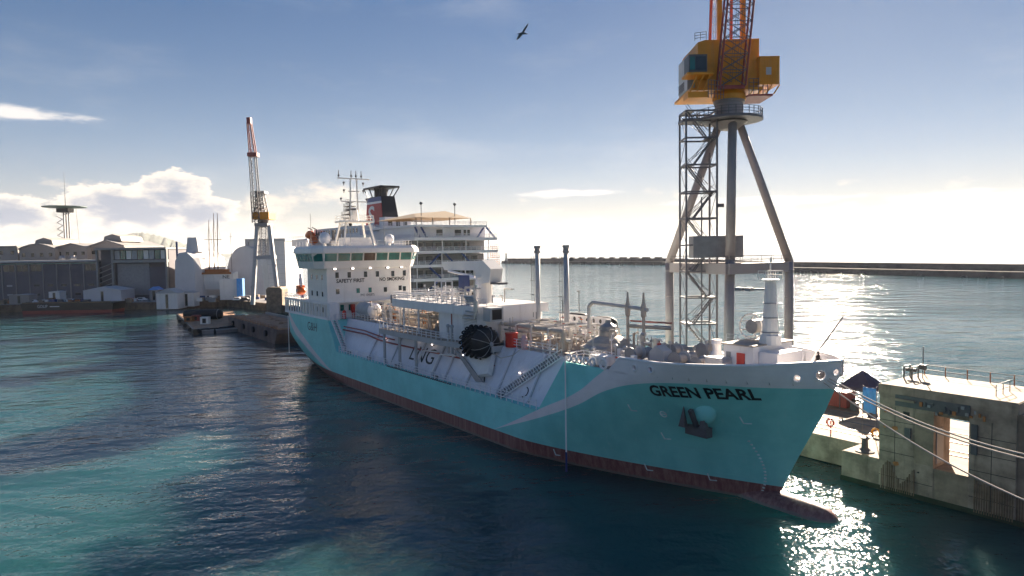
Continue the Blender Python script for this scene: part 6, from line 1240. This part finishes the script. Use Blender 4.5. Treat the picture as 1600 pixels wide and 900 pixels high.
for (px, cname, m, Y), wh in zip(CARS, ('next to the pale cabin on the quay', 'between the pale cabin and the white box cabin', 'between the white box cabin and the gabled tent', 'close to the left end of the gabled tent', 'right of the gabled tent', 'beside the blue-roofed kiosk', 'below the tall wrapped yacht', 'below the schooner stern', 'in front of the rounded wrapped yacht', 'at the foot of the slender crane, outer one', 'at the foot of the slender crane, inner one')): van(onY(px, 465, Y).x, Y, m, cname + ' car parked ' + wh)
x0, x1, z0, z1 = span(343, 376, 436, 449, 330); o = MB().box(x0, x1, 330, 333, GZ, z1).build('site_container', M_offw, at=((x0 + x1) / 2, 330, GZ), frame='W', label='long white container below the schooner bow', category='container'); x0, x1, z0, z1 = span(372, 381, 435, 441, 329); MB().box(x0, x1, 327, 329.8, GZ + 1, z1).build('site_container', M_blue, at=(x0, 329, GZ), frame='W', label='small blue container by the schooner', category='container')
rk = random.Random(3)
for k in range(60):      # yard clutter: pallets and crates
    px = rk.choice((rk.uniform(0, 240), rk.uniform(60, 135), rk.uniform(300, 420))); Y = rk.uniform(322, 332) if px < 240 else rk.uniform(315, 340); p = onY(px, 465, Y); s = rk.uniform(.6, 1.5)
    if px > 340 and Y < 334 - (px - 360) * .55: Y = 336; p = onY(px, 465, Y)
    mi = rk.randrange(7); c = thing('yard_crate', ('low ' if s < .9 else 'middling ' if s < 1.2 else 'big ') + ('wooden', 'rusty', 'mid-grey', 'dark grey', 'sandy', 'whitish', 'navy blue')[mi] + (' crate in the clutter before the grey workshop' if px < 240 else ' crate in the yard around the schooner'), 'crate', (p.x, Y, GZ), 'W', group='crates along the far quay'); MB().box(p.x - s, p.x + s, Y - s * .7, Y + s * .7, GZ + .1, GZ + s * 1.5).build('box', (M_wood, M_rust, M_grey, M_dgrey, M_concl, M_offw, M_navy)[mi], c); MB().box(p.x - s * 1.05, p.x + s * 1.05, Y - s * .75, Y + s * .75, GZ, GZ + .1).build('pallet', M_wood, c)
# black barge along the left quay
x0, x1, z0, z1 = span(44, 180, 471, 488, 312); bg = thing('black_barge', 'long black barge with dark red waterline along the left quay', 'barge', ((x0 + x1) / 2, 312, 0), 'W')
MB().prism([(x0, 1.3), (x1 + 1, 1.3), (x1 + 1.6, 4.6), (x0 - .6, 4.6)], 'y', 308, 318).build('hull', M_blackp, bg); MB().prism([(x0 + .4, -1), (x1 + .6, -1), (x1 + 1, 1.296), (x0, 1.296)], 'y', 308.02, 317.98).build('boot_top', M_dred, bg); MB().box(x0, x1, 308.2, 308.4, 4.6, 5.1).build('gunwale', M_wood, bg)
text('GOLIP', 'barge_lettering', M_textw, bg, lambda u, v: (x0 + 7 + u, 307.96, 2.6 + v), size=1.9, width=4.6); MB().box(x0 + 12.6, x0 + 17, 307.94, 307.99, 2.9, 3.3).build('painted_line', M_textw, bg)
# pontoons and barges astern of the tanker
pa, pb, pc = onz(300, 521), onz(276, 497), onz(378, 505)
def raft(name, label, corners, z1, m, cat, deckm=None):
    c = sum((Vector(p) for p in corners), Vector()) / len(corners); r = thing(name, label, cat, (c.x, c.y, 0), 'W'); MB().prism([(p[0], p[1]) for p in corners], 'z', -.6, z1).build('hull', m, r)
    MB().prism([(c.x + (p[0] - c.x) * .94, c.y + (p[1] - c.y) * .94) for p in corners], 'z', z1 + .004, z1 + .06).build('deck', deckm or M_wood, r); return r, c
pn, c = raft('work_pontoon', 'dark work pontoon carrying a big black cylindrical fender', [onz(302, 523), onz(378, 516), onz(366, 492), onz(276, 497)], 1.7, M_blackp, 'pontoon', M_sand)
for k, px in enumerate((282, 290, 298, 312, 326, 340, 354)): p = onz(px, 501 + (px - 276) * .85 if px < 300 else 523 - (px - 302) * .09); MB().lathe((p[0], p[1] - .2, 1.0), [(.7, -.25), (.7, .25)], 12, 'y').build('tyre', M_black, pn)
p = onz(318, 499, 1.8); ff = thing('pontoon_fender', 'big black cylindrical fender lying on the work pontoon', 'fender', (p[0], p[1], 1.76), 'W'); MB().lathe((p[0], p[1], 3.6), [(.2, -7.2), (1.4, -6.8), (1.8, -5.8), (1.85, 5.6), (1.4, 6.7), (.2, 7.0)], 20, 'x').build('rubber_body', M_black, ff, smooth=True); MB().torus((p[0] + 5.6, p[1], 3.6), 1.8, .12, 'x', 18, 6).build('end_ring', M_grey, ff)
for i, (px, py, h, m, nm) in enumerate(((321, 506, 2.4, M_offw, 'white pump box with a dark opening on the work pontoon'), (296, 502, 1.8, M_rust, 'rusty machine box on the corner of the work pontoon'), (307, 501, 2.0, M_dred, 'dark red generator box on the work pontoon'))):
    q = onz(px, py, 1.8); t = thing('machine_box', nm, 'machine', (q[0], q[1], 1.76), 'W'); MB().box(q[0] - 1.4, q[0] + 1.4, q[1] - .9, q[1] + .9, 1.78, 1.8 + h).build('casing', m, t); MB().box(q[0] - .6, q[0] + .6, q[1] - .95, q[1] - .9, 2.1, 1.3 + h).build('opening', M_dark, t)
for nm, lb, cs in (('skiff', 'flat grey skiff moored in front of the work pontoon, the open one', [(309, 522), (334, 521), (331, 513), (306, 515)]), ('skiff', 'flat grey decked skiff tied against the big rusty barge', [(338, 521), (372, 518), (365, 507), (335, 509)])):
    cs = [onz(*q) for q in cs]; s_, c = raft(nm, lb, cs, 1.2, M_grey, 'boat', M_dgrey if 'open' in lb else M_wood); MB().prism([(c.x + (q[0] - c.x) * 1.04, c.y + (q[1] - c.y) * 1.04) for q in cs], 'z', 1.0, 1.18).build('rubbing_strake', M_lgrey, s_)
bgc = [toS(onz(427, 539)), toS(onz(368, 506))]
bx1, bx0, by0 = -74.5, -128, -1.6; rb = thing('flat_barge', 'rusty flat barge with a sandy deck lying astern of the tanker', 'barge', ((bx0 + bx1) / 2, by0 + 6, 0))
MB().prism([(bx0, .2), (bx1 - 2.4, -.5), (bx1, 3.0), (bx1, 4.0), (bx0, 4.0)], 'y', by0, by0 + 13).build('hull', mat('barge_rust', (.16, .12, .11), .8, var=.4, scale=.3, streak=.6, dirt=(.25, .13, .07)), rb)
MB().box(bx0 + .6, bx1 - 1, by0 + .8, by0 + 12.2, 4.004, 4.3).build('deck_load', M_sand, rb); MB().rail([(bx0 + .2, by0 + .2, 4.0), (bx1 - .2, by0 + .2, 4.0)], 1.1, 2.6, .05, 2).build('railing', M_rust, rb); MB().box(bx0, bx1, by0 + 12.4, by0 + 13, 4.0, 5.0).build('coaming', M_bldg2, rb)
for x in (-121, -108, -97, -84): MB().lathe((x, by0 - .3, 2.4), [(.9, -.3), (.9, .3)], 14, 'y').build('tyre', M_black, rb)
for k in range(14): x = rk.uniform(bx0 + 2, bx1 - 2); y = by0 + rk.uniform(1, 11); MB().ell((x, y, 4.3), rk.uniform(.6, 2.2), rk.uniform(.5, 1.4), rk.uniform(.2, .7), 8, 5).build('spoil_heap', M_sand, rb)
